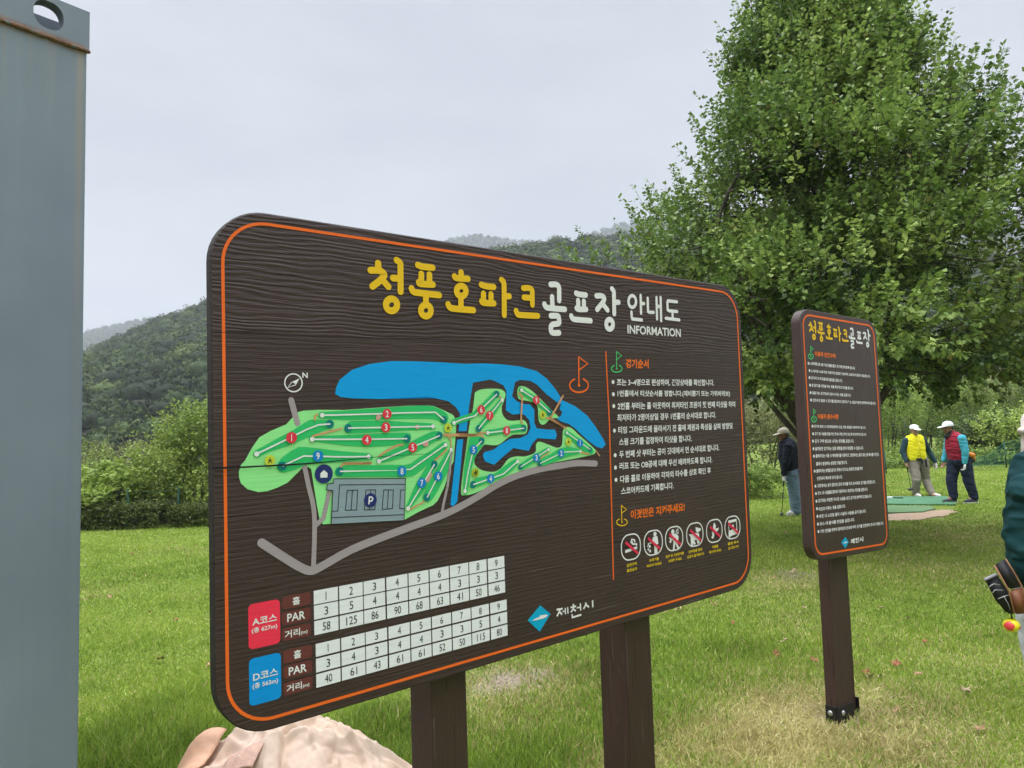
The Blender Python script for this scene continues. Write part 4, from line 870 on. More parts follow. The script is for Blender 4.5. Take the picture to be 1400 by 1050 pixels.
def bark(name, a, b):
    t = NT(name); co = t.obj(); n = t.noise(co, 1, 5, .65, (26, 26, 5)); t.l(t.ramp(n, (.3, a), (.7, b)), t.b.inputs['Base Color'])
    t.b.inputs['Roughness'].default_value = .9; t.bump(n, .8, .02); return t.m
M_BARK = bark('maple_bark', (.030, .025, .019), (.105, .088, .066)); M_TWIG = bark('shrub_bark', (.035, .028, .018), (.10, .08, .05))
BUSH_GREEN = ((0, (.045, .078, .016)), (.4, (.135, .205, .038)), (.75, (.24, .325, .062)), (1, (.35, .42, .10)))
BUSH_LIME = ((0, (.08, .125, .025)), (.4, (.215, .305, .06)), (.75, (.34, .44, .095)), (1, (.46, .53, .15)))
BUSH_OLIVE = ((0, (.055, .064, .025)), (.4, (.155, .175, .062)), (.75, (.26, .28, .105)), (1, (.36, .36, .16)))
BUSH_HEDGE = ((0, (.034, .048, .014)), (.4, (.095, .125, .028)), (.75, (.18, .215, .05)), (1, (.27, .30, .08)))
BUSH_DARK = ((0, (.018, .034, .012)), (.4, (.050, .085, .025)), (.75, (.095, .145, .042)), (1, (.17, .22, .07)))

def build_maple():
    rng = np.random.default_rng(21)
    bx, by, SC = 4.50, 10.1, .69                                  # tree drawn at SC of the sizes below, its crown starting .46 m up the bole
    root = empty('maple_tree', (bx, by, .46), label='big spreading maple with a dense green crown behind the narrow rules board', cat='tree'); root.scale = (SC, SC, SC)
    prof_z = np.array([2.3, 2.9, 3.5, 4.2, 5.5, 6.8, 8.1, 9.3, 10.4, 11.2]); prof_r = np.array([3.0, 3.75, 4.1, 4.15, 3.75, 2.95, 2.15, 1.4, .75, .25])
    def env(z, a): return np.interp(z, prof_z, prof_r) * (1 + .10 * np.sin(3 * a + 1.1) + .09 * np.sin(5 * a + z * 1.1) + .07 * np.sin(9 * a - z * 2.1))
    # clumps of foliage at the ends of the boughs: flattened tiers with gaps between them
    M = 400; z = rng.uniform(0, 1, M) ** .95 * 8.2 + 2.75; a = rng.uniform(0, 2 * math.pi, M); q = 1 - (rng.uniform(0, 1, M) ** 2.0) * .78; q = np.where(rng.random(M) > .86, q * 1.2, q * .96)
    r = env(z, a) * q * .95
    OX = .42                                                      # the crown leans a little to the right of its foot
    C = np.stack([r * np.cos(a) + OX, r * np.sin(a), z], 1)
    ctone = np.clip(.45 + rng.normal(0, .21, M), .05, .97)
    # branches: six stems fork into boughs that carry the clumps
    stems = []; paths = []
    NS = 8
    for k in range(NS):
        an = 2 * math.pi * k / NS + rng.uniform(-.25, .25); tilt = rng.uniform(.25, .6) if k % 2 else rng.uniform(.55, .9)
        hgt = rng.uniform(4.5, 7.6); p0 = Vector((.12 * math.cos(an), .12 * math.sin(an), .35 + .1 * k)); pts = [p0]
        for j in range(1, 7):
            t = j / 6; rr = math.sin(tilt) * hgt * (t ** .85) * .62; zz = .6 + hgt * (t ** 1.12); rr = min(rr, .62 * float(np.interp(zz, prof_z, prof_r)))
            pts.append(Vector((rr * math.cos(an + .35 * t) + rng.normal(0, .14), rr * math.sin(an + .35 * t) + rng.normal(0, .14), zz)))
        rad = [.10 * (1 - j / 6) ** .9 + .014 for j in range(7)]; stems.append(pts); paths.append((catmull(pts, False, 3), list(np.interp(np.linspace(0, 6, 19), range(7), rad))))
    # the low boughs reaching left, seen between the two boards
    for tgt, h0, rd in (((-3.2, -.6, 4.9), .75, .07), ((-2.6, -1.2, 5.6), .8, .085), ((-2.2, .4, 5.0), .7, .07)):
        T = Vector(tgt); pts = [Vector((0, 0, h0)), Vector((T.x * .33, T.y * .3, h0 + (T.z - h0) * .28)), Vector((T.x * .7, T.y * .7, h0 + (T.z - h0) * .66)), T]
        stems.append(pts); paths.append((catmull(pts, False, 5), list(np.interp(np.linspace(0, 3, 16), range(4), [rd, rd * .8, rd * .55, .015]))))
    nodes = [p for s in stems for p in catmull(s, False, 5)[8:]]
    for i in range(M):
        c = Vector(C[i]); lower = [p for p in nodes if p.z < c.z + .3] or nodes
        s = min(lower, key=lambda p: (p - c).length + .4 * abs(p.z - c.z)); mid = s.lerp(c, .55) + Vector((rng.normal(0, .1), rng.normal(0, .1), -.12 * (c - s).length))
        paths.append(([s, s.lerp(mid, .6), mid, c], [.024, .019, .013, .005]))
    wood_part('trunk', [([Vector((.03, .02, -.95)), Vector((.02, 0, -.55)), Vector((0, 0, .1)), Vector((.02, .02, .6)), Vector((.0, .03, 1.1))], [.40, .31, .27, .25, .2])] + paths, M_BARK, root)
    # sprays round the clumps
    S_ = 24; ci = np.repeat(np.arange(M), S_); n = len(ci); off = rng.normal(size=(n, 3)); off[:, 2] = np.abs(off[:, 2]) - .25; off /= np.linalg.norm(off, axis=1, keepdims=True)
    crad = rng.uniform(.55, 1.0, M)[ci] * rng.uniform(.15, 1, n) ** .6
    P = C[ci] + off * crad[:, None] * np.array([1, 1, .5])
    out = (P - np.array([OX, 0, 0])) * np.array([1, 1, 0]); out /= np.linalg.norm(out, axis=1, keepdims=True) + 1e-6
    low = np.clip((4.0 - P[:, 2]) / 1.4, 0, 1)[:, None]; top = np.clip((P[:, 2] - 4.5) / 5, 0, 1)[:, None]
    D = out * (.62 - .25 * top) + off * .45 + np.array([0, 0, 1]) * (.55 + .75 * top - 1.25 * low) + rng.normal(0, .16, (n, 3)); D /= np.linalg.norm(D, axis=1, keepdims=True)
    L = rng.uniform(.35, .8, n); L = np.where(rng.random(n) > .92, L * 1.5, L)
    # upright leaders standing out of the surface
    K = 330; zz = rng.uniform(3.4, 11.0, K); aa = rng.uniform(0, 2 * math.pi, K); rr = env(zz, aa) * rng.uniform(.86, 1.0, K)
    P2 = np.stack([rr * np.cos(aa) + OX, rr * np.sin(aa), zz], 1); o2 = np.stack([np.cos(aa), np.sin(aa), 0 * aa], 1)
    D2 = o2 * .28 + np.array([0, 0, 1.]) + rng.normal(0, .12, (K, 3)); D2 /= np.linalg.norm(D2, axis=1, keepdims=True); L2 = rng.uniform(.6, 1.2, K)
    # hanging sprays at the lower rim (towards the golfers)
    H = 240; ah = rng.uniform(0, 2 * math.pi, H); rh = 1.08 * np.interp(2.9, prof_z, prof_r) * rng.uniform(.35, 1.0, H); P3 = np.stack([rh * np.cos(ah) + OX, rh * np.sin(ah), rng.uniform(2.55, 3.5, H)], 1)
    D3 = np.stack([np.cos(ah) * .35, np.sin(ah) * .35, -np.ones(H)], 1) + rng.normal(0, .25, (H, 3)); D3 /= np.linalg.norm(D3, axis=1, keepdims=True); L3 = rng.uniform(.35, .85, H)
    # one long hanging spray over the walking golfer in the red vest
    hp = (at(1290, 505, by - 1.5) - Vector((bx, by, .46))) / SC; P4 = np.array([tuple(hp)] * 14) + rng.normal(0, .12, (14, 3)); D4 = np.tile([[.02, 0, -1.]], (14, 1)) + rng.normal(0, .14, (14, 3)); L4 = rng.uniform(.5, 1.0, 14)
    Pa = np.concatenate([P, P2, P3, P4]); Da = np.concatenate([D, D2, D3, D4]); La = np.concatenate([L, L2, L3, L4])
    st = np.concatenate([ctone[ci], np.clip(.66 + rng.normal(0, .15, K), 0, 1), np.clip(.38 + rng.normal(0, .1, H), 0, 1), np.full(14, .34)])
    V, F, idx = leaves_on(Pa, Da, La, 22, .105, rng, shape=.44, up=.22, spread=.7)
    # the lower right of the crown already turns brownish
    rust = np.clip((Pa[:, 0] - .8) / 2.5, 0, 1) * np.clip((6.0 - Pa[:, 2]) / 2.6, 0, 1) * (.25 + .75 * rng.random(len(Pa)))
    tone = np.clip(st[idx] + rng.normal(0, .12, len(idx)), 0, 1); dr = np.clip(rust[idx] * .55 + (rng.random(len(idx)) > .992) * .8, 0, 1)
    m = leaf_material('maple_leaves', ((0, (.028, .058, .018)), (.35, (.115, .190, .044)), (.7, (.255, .355, .082)), (1, (.44, .53, .155))), ((0, (.06, .055, .018)), (.5, (.17, .135, .035)), (1, (.30, .20, .05))), .42, .25)
    from_np('crown', V, F, m, root, {'tone': np.repeat(tone, 4), 'dry': np.repeat(dr, 4)})
    tw = [([Vector(Pa[i]), Vector(Pa[i] + Da[i] * La[i] * .5 + np.array([0, 0, .05 * La[i]])), Vector(Pa[i] + Da[i] * La[i] + np.array([0, 0, .2 * La[i]]))], [.006, .004, .002]) for i in range(0, len(Pa), 2)]
    wood_part('twigs', tw, M_TWIG, root, 3)

def shrub(name, label, cat, loc, blobs, leaf, dens, stops, seed, per=14, L=(.2, .45), group=None, mat=None, upright=.6, stems=6, tone0=.5, shape=.36):
    """blobs: (x, y, z, rx, ry, rz) relative to loc"""
    rng = np.random.default_rng(seed); root = empty(name, loc, 0, label, cat, group)
    Ps = []; Ds = []; Tn = []
    for (x, y, z, rx, ry, rz) in blobs:
        area = (rx * ry + rx * rz + ry * rz) * 3.2; n = max(12, int(area * dens)); u = rng.normal(size=(n, 3)); u /= np.linalg.norm(u, axis=1, keepdims=True)
        k = rng.uniform(.55, 1, n) ** .6 * (1 + .13 * np.sin(4 * np.arctan2(u[:, 1], u[:, 0]) + seed) + .1 * np.sin(7 * u[:, 2] + seed))
        p = np.array([x, y, z]) + u * k[:, None] * np.array([rx, ry, rz]); Ps.append(p); d = u * .7 + np.array([0, 0, upright]) + rng.normal(0, .3, (n, 3)); Ds.append(d / np.linalg.norm(d, axis=1, keepdims=True))
        Tn.append(np.clip(tone0 + rng.normal(0, .07) + .16 * vnoise(p[:, 0] * 2.2 + seed, p[:, 2] * 2.2, seed, 3) + rng.normal(0, .06, n), 0, 1))
    P = np.concatenate(Ps); D = np.concatenate(Ds); T = np.concatenate(Tn); k = P[:, 2] > .02; P, D, T = P[k], D[k], T[k]
    V, F, idx = leaves_on(P, D, rng.uniform(L[0], L[1], len(P)), per, leaf, rng, shape=shape)
    V[:, 2] = np.maximum(V[:, 2], .005)
    tone = np.clip(T[idx] + rng.normal(0, .12, len(idx)), 0, 1)
    from_np('foliage', V, F, mat or leaf_material('leaves_' + name, stops, None, .55, .3), root, {'tone': np.repeat(tone, 4)})
    paths = []
    for i in range(stems):
        x, y, z, rx, ry, rz = blobs[i % len(blobs)]; b = Vector((x * .6 + rng.normal(0, .1), y * .6 + rng.normal(0, .05), -.05)); e = Vector((x + rng.normal(0, rx * .4), y + rng.normal(0, ry * .4), z + rz * .6))
        paths.append(([b, b.lerp(e, .4) + Vector((rng.normal(0, .05), 0, .1)), e], [.035, .025, .008]))
    wood_part('stem', paths, M_TWIG, root, 5)
    return root

def hedge(label, a, b, depth, h, seed, stops, group, tone0=.45, rough=.05):
    """clipped hedge from a to b (front edge), depth metres thick"""
    rng = np.random.default_rng(seed); a, b = Vector(a), Vector(b); u = (b - a); W = u.length; u.normalize(); w = Vector((-u.y, u.x, 0))
    root = empty('hedge', (a + b) / 2, 0, label, 'hedge', group); n = int(W * (depth + 2 * h) * 400)
    s = rng.uniform(0, 1, n); x = rng.uniform(0, W, n); per = depth + 2 * h; q = s * per
    yy = np.where(q < h, 0, np.where(q < h + depth, q - h, depth)); zz = np.where(q < h, q, np.where(q < h + depth, h, per - q))
    top = h + rough * 2.2 * vnoise(x * 1.6 + seed, yy * 2, seed, 3); zz = np.where(zz > h * .9, top, zz * top / h)
    nrm = np.stack([np.zeros(n), np.where(q < h, -1., np.where(q < h + depth, 0, 1.)), np.where((q >= h) & (q < h + depth), 1., .25)], 1)
    inn = rng.uniform(0, .12, n); p = np.stack([x - W / 2, yy, zz], 1) - nrm * inn[:, None]
    P = np.stack([p[:, 0] * u.x + p[:, 1] * w.x, p[:, 0] * u.y + p[:, 1] * w.y, np.maximum(p[:, 2], .03)], 1); D = np.stack([nrm[:, 1] * w.x, nrm[:, 1] * w.y, nrm[:, 2]], 1) + rng.normal(0, .45, (n, 3)); D /= np.linalg.norm(D, axis=1, keepdims=True)
    V, F, idx = leaves_on(P, D, rng.uniform(.06, .16, n), 9, .046, rng, shape=.40)
    T = tone0 + .2 * vnoise(x * 1.3, zz * 3 + yy * 2, seed + 5, 3)
    tone = np.clip(T[idx] + rng.normal(0, .14, len(idx)), 0, 1)
    from_np('foliage', V, F, leaf_material('hedge_leaves', stops, None, .55, .25), root, {'tone': np.repeat(tone, 4)})
    paths = []
    for k in range(int(W * 3)):
        x = rng.uniform(-W / 2, W / 2); b0 = u * x + w * (depth / 2); paths.append(([b0 + Vector((0, 0, -.05)), b0 + Vector((rng.normal(0, .08), rng.normal(0, .08), h * .5)), b0 + Vector((rng.normal(0, .15), rng.normal(0, .15), h * .85))], [.014, .01, .004]))
    wood_part('stem', paths, M_TWIG, root, 4); return root

def build_plants():
    build_maple()
    # left window: clipped hedge in two lengths, shrubs behind
    G1, G2, G3 = G(60, 726.5), G(219, 723), G(450, 713)
    hedge('low clipped hedge nearest the grey container, left of the gap', (G1.x - 2.2, G1.y + .1, 0), (G2.x - .05, G2.y, 0), .85, .46, 5, BUSH_HEDGE, 'clipped hedges along the lawn', .38)
    hedge('low clipped hedge running from the gap in behind the big board', (G2.x + .12, G2.y + .12, 0), (G3.x, G3.y, 0), .85, .43, 6, BUSH_HEDGE, 'clipped hedges along the lawn', .44)
    c = at(262, 680, 17.2)
    shrub('leafy_bush', 'tall rounded bright green bush at the left edge of the big board', 'bush', (c.x, c.y, 0), [(.3, 0, 1.0, 1.5, 1.2, 1.05), (.9, .2, 1.75, 1.35, 1.1, .95), (-.5, -.2, .9, 1.0, 1.0, .75), (.4, .1, 1.85, 1.0, .9, .7), (1.8, .2, 1.2, 1.2, 1.2, 1.2), (-.9, 0, .55, .7, .8, .55)], .10, 34, BUSH_GREEN, 31, per=16, L=(.25, .6), upright=.85, tone0=.64, shape=.3)
    c = at(140, 690, 16.2)
    shrub('leafy_bush', 'lime green shrub with large leaves beside the grey container', 'bush', (c.x, c.y, 0), [(.1, 0, .55, .75, .6, .5), (.35, .1, .85, .45, .45, .32), (-.5, 0, .5, .6, .6, .45), (-1.2, .1, .6, .8, .7, .6)], .13, 30, BUSH_LIME, 32, per=12, L=(.15, .4), upright=.7, tone0=.66, shape=.42)
    for i, (px, Y, bl, st, lb) in enumerate(((150, 21, [(0, 0, .8, 1.3, 1, .8), (-.9, 0, 1.0, .9, .9, .75), (1.1, 0, 1.05, .9, .8, .6), (.2, 0, 1.15, .7, .6, .5)], BUSH_OLIVE, 'dull olive thicket behind the lime green shrub'), (90, 19, [(0, 0, .9, 1.2, 1, .9), (-1, 0, 1.2, 1, 1, .9)], BUSH_GREEN, 'green shrub partly hidden by the container edge'))):
        c = at(px, 660, Y); shrub('leafy_bush', lb, 'bush', (c.x, c.y, 0), bl, .075, 40, st, 40 + i, per=14, L=(.25, .55), upright=1.0, tone0=.5)
    # between the boards: olive shrubs and a fresh green row
    mat_o = leaf_material('leaves_olive_shrub', BUSH_OLIVE, None, .6, .3); mat_g = leaf_material('leaves_green_shrub', BUSH_LIME, None, .55, .3); mat_d = leaf_material('leaves_dark_shrub', BUSH_DARK, None, .55, .25); mat_m = leaf_material('leaves_mid_shrub', BUSH_GREEN, None, .55, .3)
    rows = [(1040, 24.5, [(0, 0, 1.2, 1.3, 1.1, 1.15), (-.9, .2, 1.5, 1.0, .9, .85), (.8, .1, 1.7, .9, .9, .8)], mat_o, 'olive green bush behind the golfer in jeans', .5),
            (1100, 26, [(0, 0, 1.2, 1.4, 1.1, 1.2), (-.5, 0, 2.0, 1.1, 1, .9), (.9, 0, 1.6, 1, 1, 1)], mat_o, 'yellowish bush hidden mostly by the narrow board', .62),
            (960, 25, [(0, 0, 1.2, 1.6, 1.1, 1.2), (.9, 0, 1.7, 1, 1, .8)], mat_o, 'olive bush beyond the right end of the big board', .5),
            (1215, 31, [(0, 0, 1.6, 1.5, 1.2, 1.6), (.4, 0, 2.9, 1.2, 1.1, 1.1), (-.8, 0, 2.3, 1.0, 1, 1.0)], mat_g, 'feathery light green tree left of the yellow vest', .5),
            (1262, 33, [(0, 0, 1.5, 1.7, 1.3, 1.5), (.5, 0, 2.8, 1.4, 1.2, 1.2), (-.9, 0, 2.6, 1.1, 1, 1.0)], mat_g, 'feathery light green tree above the yellow vest golfer', .42),
            (1318, 34, [(0, 0, 1.5, 1.6, 1.3, 1.5), (-.3, 0, 2.7, 1.2, 1.1, 1.2), (.9, 0, 2.2, 1.2, 1, 1.1)], mat_m, 'mid green bush behind the red vest golfer', .45),
            (1368, 37, [(0, 0, 1.6, 1.9, 1.4, 1.6), (.8, 0, 2.9, 1.5, 1.2, 1.4), (-1, 0, 3.0, 1.1, 1, 1.0)], mat_o, 'olive tree with a brown tinge at the right edge', .55),
            (1425, 34, [(0, 0, 1.6, 1.7, 1.4, 1.6), (-.6, 0, 2.6, 1.3, 1.2, 1.2), (.9, 0, 2.8, 1.3, 1.2, 1.3)], mat_m, 'green tree beyond the net at the right edge', .5),
            (1350, 29.5, [(0, 0, .8, 1.1, .9, .85), (.8, .1, 1.1, .8, .8, .7), (-.8, 0, .6, .7, .7, .6)], mat_d, 'dark leafy shrub just right of the red vest golfer', .5),
            (1395, 28.5, [(0, 0, .8, 1.0, .9, .8), (-.6, .2, 1.2, .8, .7, .5), (.8, 0, 1.1, .9, .8, .8)], mat_g, 'bright broad-leaved shrub behind the green net', .55)]
    for i, (px, Y, bl, mt, lb, t0) in enumerate(rows):
        c = at(px, 640, Y); shrub('leafy_bush' if i not in (3, 4, 6, 7) else 'willow_tree', lb, 'bush' if i not in (3, 4, 6, 7) else 'tree', (c.x, c.y, 0), bl, .095 if i < 8 else .14, 22, None, 60 + i, per=14, L=(.3, .7), mat=mt, upright=.9, tone0=t0 + .12, group='bushes and small trees behind the lawn')
    a = G(760, 692); b = G(1073, 682); hedge('fresh green ragged hedge ending beside the golfer in jeans', (a.x, a.y, 0), (b.x, b.y, 0), 1.0, .62, 9, BUSH_LIME, 'clipped hedges along the lawn', .38, .14)
    # the same scrub goes on behind the big board
    for i, (px, Y, bl, mt, lb) in enumerate(((430, 19, [(0, 0, .8, 1.3, 1, .9), (.9, 0, 1.2, 1, .9, .8)], mat_m, 'mid green bush far behind the left half of the big board'), (520, 21, [(0, 0, .9, 1.5, 1, .9), (-.8, 0, 1.3, 1, 1, .9)], mat_o, 'olive bush far behind the title of the big board'),
            (610, 22, [(0, 0, .8, 1.4, 1, .9), (.7, 0, 1.5, 1, 1, .9)], mat_g, 'light green bush far behind the middle of the big board'), (700, 23, [(0, 0, 1, 1.5, 1.1, 1), (-.6, 0, 1.6, 1, 1, .9)], mat_o, 'olive bush far behind the right half of the big board'),
            (800, 24, [(0, 0, 1, 1.6, 1.1, 1.1), (.8, 0, 1.8, 1.1, 1, .9)], mat_m, 'green bush far behind the notice half of the big board'), (880, 24.5, [(0, 0, 1, 1.4, 1.1, 1.0), (-.6, 0, 1.5, 1, 1, .9)], mat_d, 'dark green bush far behind the right end of the big board'))):
        c = at(px, 640, Y); shrub('leafy_bush', lb, 'bush', (c.x, c.y, 0), bl, .11, 14, None, 90 + i, per=13, L=(.3, .7), mat=mt, upright=.9, tone0=.55, group='bushes and small trees behind the lawn')
    # rank weeds at the lawn's far right edge
    rng = np.random.default_rng(77); n = 1500; px = rng.uniform(1170, 1500, n); x = []; 
    P = np.array([tuple(at(p, 640, rng.uniform(27.2, 30.5))) for p in px]); P[:, 2] = rng.uniform(.02, .55, n) * (.5 + .5 * np.abs(np.sin(P[:, 0] * 1.3)))
    D = rng.normal(0, .5, (n, 3)) + np.array([0, -.2, .9]); D /= np.linalg.norm(D, axis=1, keepdims=True)
    V, F, idx = leaves_on(P, D, rng.uniform(.15, .4, n), 12, .11, rng, shape=.42); V[:, 2] = np.maximum(V[:, 2], .01)
    o = from_np('weeds', V, F, mat_g, attrs={'tone': np.repeat(np.clip(.42 + .2 * vnoise(P[idx, 0], P[idx, 2] * 3, 3, 3) + rng.normal(0, .13, len(idx)), 0, 1), 4)})
    tag(o, 'rank weeds covering the far edge of the lawn', kind='stuff')
build_plants()

def build_fences():
    g = plain('green_coated_wire', (.012, .07, .045), .7); 
    root = empty('wire_fence', at(210, 690, 15.9) * 1, label='low green wire fence on thin posts behind the clipped hedge', cat='fence'); root.location.z = 0; o = root.location.copy()
    pts = [at(px, 680, 15.9 + .0022 * (px - 210)) for px in (40, 106, 175, 244, 330, 420)]
    for p in pts:
        bm = bmesh.new(); bm_tube(bm, [Vector((p.x - o.x, p.y - o.y, -.1)), Vector((p.x - o.x, p.y - o.y, .82))], .022, 8); bm_ball(bm, (p.x - o.x, p.y - o.y, .82), .026, seg=10); from_bm('post', bm, g, root)
    bm = bmesh.new()
    for z in (.25, .5, .77):
        for a, b in zip(pts, pts[1:]): bm_tube(bm, [Vector((a.x - o.x, a.y - o.y, z)), Vector(((a.x + b.x) / 2 - o.x, (a.y + b.y) / 2 - o.y, z - .025)), Vector((b.x - o.x, b.y - o.y, z))], .004, 5)
    from_bm('wire', bm, g, root)
    # the same kind of fence further off, between the boards
    root = empty('wire_fence', G(1045, 668), label='thin green wire fence between the two boards above the hedge', cat='fence'); o = root.location.copy()
    pts = [at(px, 650, Y) for px, Y in ((930, 20.4), (985, 20.6), (1037, 20.8), (1090, 21.2), (1150, 22.4), (1212, 24.6))]
    for p in pts:
        bm = bmesh.new(); bm_tube(bm, [Vector((p.x - o.x, p.y - o.y, -.1)), Vector((p.x - o.x, p.y - o.y, .74))], .02, 8); bm_ball(bm, (p.x - o.x, p.y - o.y, .74), .024, seg=8); from_bm('post', bm, g, root)
    bm = bmesh.new()
    for z in (.3, .52, .72):
        for a, b in zip(pts, pts[1:]): bm_tube(bm, [Vector((a.x - o.x, a.y - o.y, z)), Vector(((a.x + b.x) / 2 - o.x, (a.y + b.y) / 2 - o.y, z - .03)), Vector((b.x - o.x, b.y - o.y, z))], .006, 5)
    from_bm('wire', bm, g, root)
    # sagging green net at the far right
    net = plain('green_net', (.03, .20, .14), .7)
    root = empty('net_fence', G(1390, 639), label='dark green net strung on posts at the far right edge of lawn', cat='fence'); o = root.location.copy()
    pts = [at(px, 640, Y) for px, Y in ((1330, 26.4), (1376, 25.6), (1428, 24.8), (1490, 24)) ]; tops = [.35, .9, 1.5, 1.7]
    for p, t in list(zip(pts, tops))[1:]:
        bm = bmesh.new(); bm_tube(bm, [Vector((p.x - o.x, p.y - o.y, -.1)), Vector((p.x - o.x, p.y - o.y, t + .04))], .024, 8); bm_ball(bm, (p.x - o.x, p.y - o.y, t + .04), .028, seg=8); from_bm('post', bm, g, root)
    bm = bmesh.new()
    for (a, ta), (b, tb) in zip(zip(pts, tops), list(zip(pts, tops))[1:]):
        q = lambda s, h: Vector((a.x + (b.x - a.x) * s - o.x, a.y + (b.y - a.y) * s - o.y, (ta + (tb - ta) * s - .12 * math.sin(math.pi * s)) * h))
        for i in range(8): bm_tube(bm, [q(s, .05 + .95 * i / 7) for s in (0, .25, .5, .75, 1)], .006, 4, caps=False)
        for i in range(14): s = i / 14; bm_tube(bm, [q(s, .05), q(s, .5), q(s, 1)], .005, 4, caps=False)
    from_bm('net', bm, net, root)
build_fences()

# ================================================================== CONTAINER
def build_container():
    # grey steel corner: vertical face receding to the right, top corner at the pixel (119, 17)
    base = Vector(at(113.0, 600, 2.0)); top = 2.906
    yaw = math.atan2(1, math.tan(math.atan((1507 - 700) / FOC)))      # direction of the face in plan
    u = Vector((math.sin(math.atan((1507 - 700) / FOC)), math.cos(math.atan((1507 - 700) / FOC)), 0)); w = Vector((-u.y, u.x, 0))   # w: away from the viewer
    root = empty('shipping_container', (base.x, base.y, 0), label='grey steel container corner with a rusty weld seam and a lifting hole', cat='container')
    M = Matrix(((u.x, w.x, 0, base.x), (u.y, w.y, 0, base.y), (u.z, w.z, 1, 0), (0, 0, 0, 1))); root.matrix_world = M
    t = NT('weathered_grey_paint'); co = t.obj(); sep = t.n('ShaderNodeSeparateXYZ'); t.l(co, sep.inputs[0])
    a = t.noise(co, 2.2, 4); b = t.noise(co, 26, 4, .6); st = t.noise(co, 1, 3, .6, (26, 26, 1.1))
    c = t.ramp(a, (.3, (.175, .210, .252)), (.7, (.235, .275, .320)))
    c = t.mix(t.math('MULTIPLY', st, .6), c, (.165, .19, .215, 1))
    # rust runs: along the seam and down the outer edge
    zs = sep.outputs['Z']; xs = sep.outputs['X']
    near_seam = t.n('ShaderNodeMapRange', interpolation_type='SMOOTHSTEP'); t.l(t.math('ABSOLUTE', t.math('SUBTRACT', zs, 2.784)), near_seam.inputs['Value'])
    near_seam.inputs['From Min'].default_value = .002; near_seam.inputs['From Max'].default_value = .022; near_seam.inputs['To Min'].default_value = 1; near_seam.inputs['To Max'].default_value = 0
    run = t.n('ShaderNodeMapRange', interpolation_type='SMOOTHSTEP'); t.l(t.math('SUBTRACT', 2.784, zs), run.inputs['Value']); run.inputs['From Min'].default_value = 0; run.inputs['From Max'].default_value = 1.15; run.inputs['To Min'].default_value = .95; run.inputs['To Max'].default_value = .1
    edge = t.n('ShaderNodeMapRange', interpolation_type='SMOOTHSTEP'); t.l(t.math('ABSOLUTE', t.math('ADD', xs, .019)), edge.inputs['Value']); edge.inputs['From Min'].default_value = .003; edge.inputs['From Max'].default_value = .013; edge.inputs['To Min'].default_value = 1; edge.inputs['To Max'].default_value = 0
    below = t.math('LESS_THAN', zs, 2.784)
    streak = t.noise(co, 1, 3, .6, (60, 60, .6)); drip = t.math('MULTIPLY', t.math('MULTIPLY', t.math('GREATER_THAN', streak, .6), below), .0)
    rust_col = t.ramp(b, (.3, (.13, .055, .028)), (.7, (.30, .15, .075)))
    f1 = t.math('MULTIPLY', near_seam.outputs[0], t.n('ShaderNodeMapRange').outputs[0]) if False else t.math('MULTIPLY', near_seam.outputs[0], t.math('MULTIPLY', t.math('GREATER_THAN', t.noise(co, 60, 4, .7), .43), .85))
    c = t.mix(t.math('MULTIPLY', t.math('MULTIPLY', edge.outputs[0], run.outputs[0]), t.math('MULTIPLY', below, .42)), c, (.36, .27, .17, 1))
    c = t.mix(f1, c, rust_col)
    # faint stains under the seam and a few dark scuffs
    f2 = t.n('ShaderNodeMapRange', interpolation_type='SMOOTHSTEP'); t.l(t.math('SUBTRACT', 2.784, zs), f2.inputs['Value']); f2.inputs['From Min'].default_value = 0; f2.inputs['From Max'].default_value = .32; f2.inputs['To Min'].default_value = .16; f2.inputs['To Max'].default_value = 0
    c = t.mix(t.math('MULTIPLY', t.math('MULTIPLY', f2.outputs[0], below), t.math('GREATER_THAN', streak, .56)), c, (.33, .24, .16, 1))
    c = t.mix(t.math('MULTIPLY', t.math('GREATER_THAN', t.noise(co, 9, 3), .70), .4), c, (.06, .07, .08, 1))
    t.l(c, t.b.inputs['Base Color']); t.b.inputs['Roughness'].default_value = .62; t.b.inputs['Specular IOR Level'].default_value = .3; dn = t.noise(co, 1.3, 2); t.bump(t.math('ADD', t.math('MULTIPLY', b, .12), t.math('MULTIPLY', dn, 6.0)), .5, .004)
    steel = t.m; rust = plain('rust', (.16, .075, .04), .9, 0, .5, 60, .5)
    L = 2.44; D = 3.0
    bm = bmesh.new(); bm_box(bm, (-L, 0, .1), (-.0012, D, 2.782), .004); from_bm('side_wall', bm, steel, root)
    bm = bmesh.new(); bm_box(bm, (-L, -.002, 0), (0, .14, .1), .004); from_bm('bottom_rail', bm, steel, root)
    # corner fitting: thick plate standing proud at the top, with an oval eye
    z0, z1, th = 2.786, top, .034; cx, cz, rx, rz = -.102, 2.849, .0375, .041
    bm = bmesh.new(); n = 48; x0, x1 = -.30, .0035
    def ringpt(k):
        an = 2 * math.pi * k / n; return (cx + rx * abs(math.cos(an)) ** .85 * (1 if math.cos(an) > 0 else -1), cz + rz * abs(math.sin(an)) ** .85 * (1 if math.sin(an) > 0 else -1))
    crn = {}
    for X_, Z_ in ((x1, z1), (x0, z1), (x0, z0), (x1, z0)): crn[int(round(math.atan2(Z_ - cz, X_ - cx) / (2 * math.pi) * n)) % n] = (X_, Z_)
    def outer(k):
        if k in crn: return crn[k]
        an = 2 * math.pi * k / n; dx, dz = math.cos(an), math.sin(an)
        s = min(((x1 - cx) / dx) if dx > 1e-6 else ((x0 - cx) / dx if dx < -1e-6 else 9), ((z1 - cz) / dz) if dz > 1e-6 else ((z0 - cz) / dz if dz < -1e-6 else 9)); return (cx + dx * s, cz + dz * s)
    rows = []
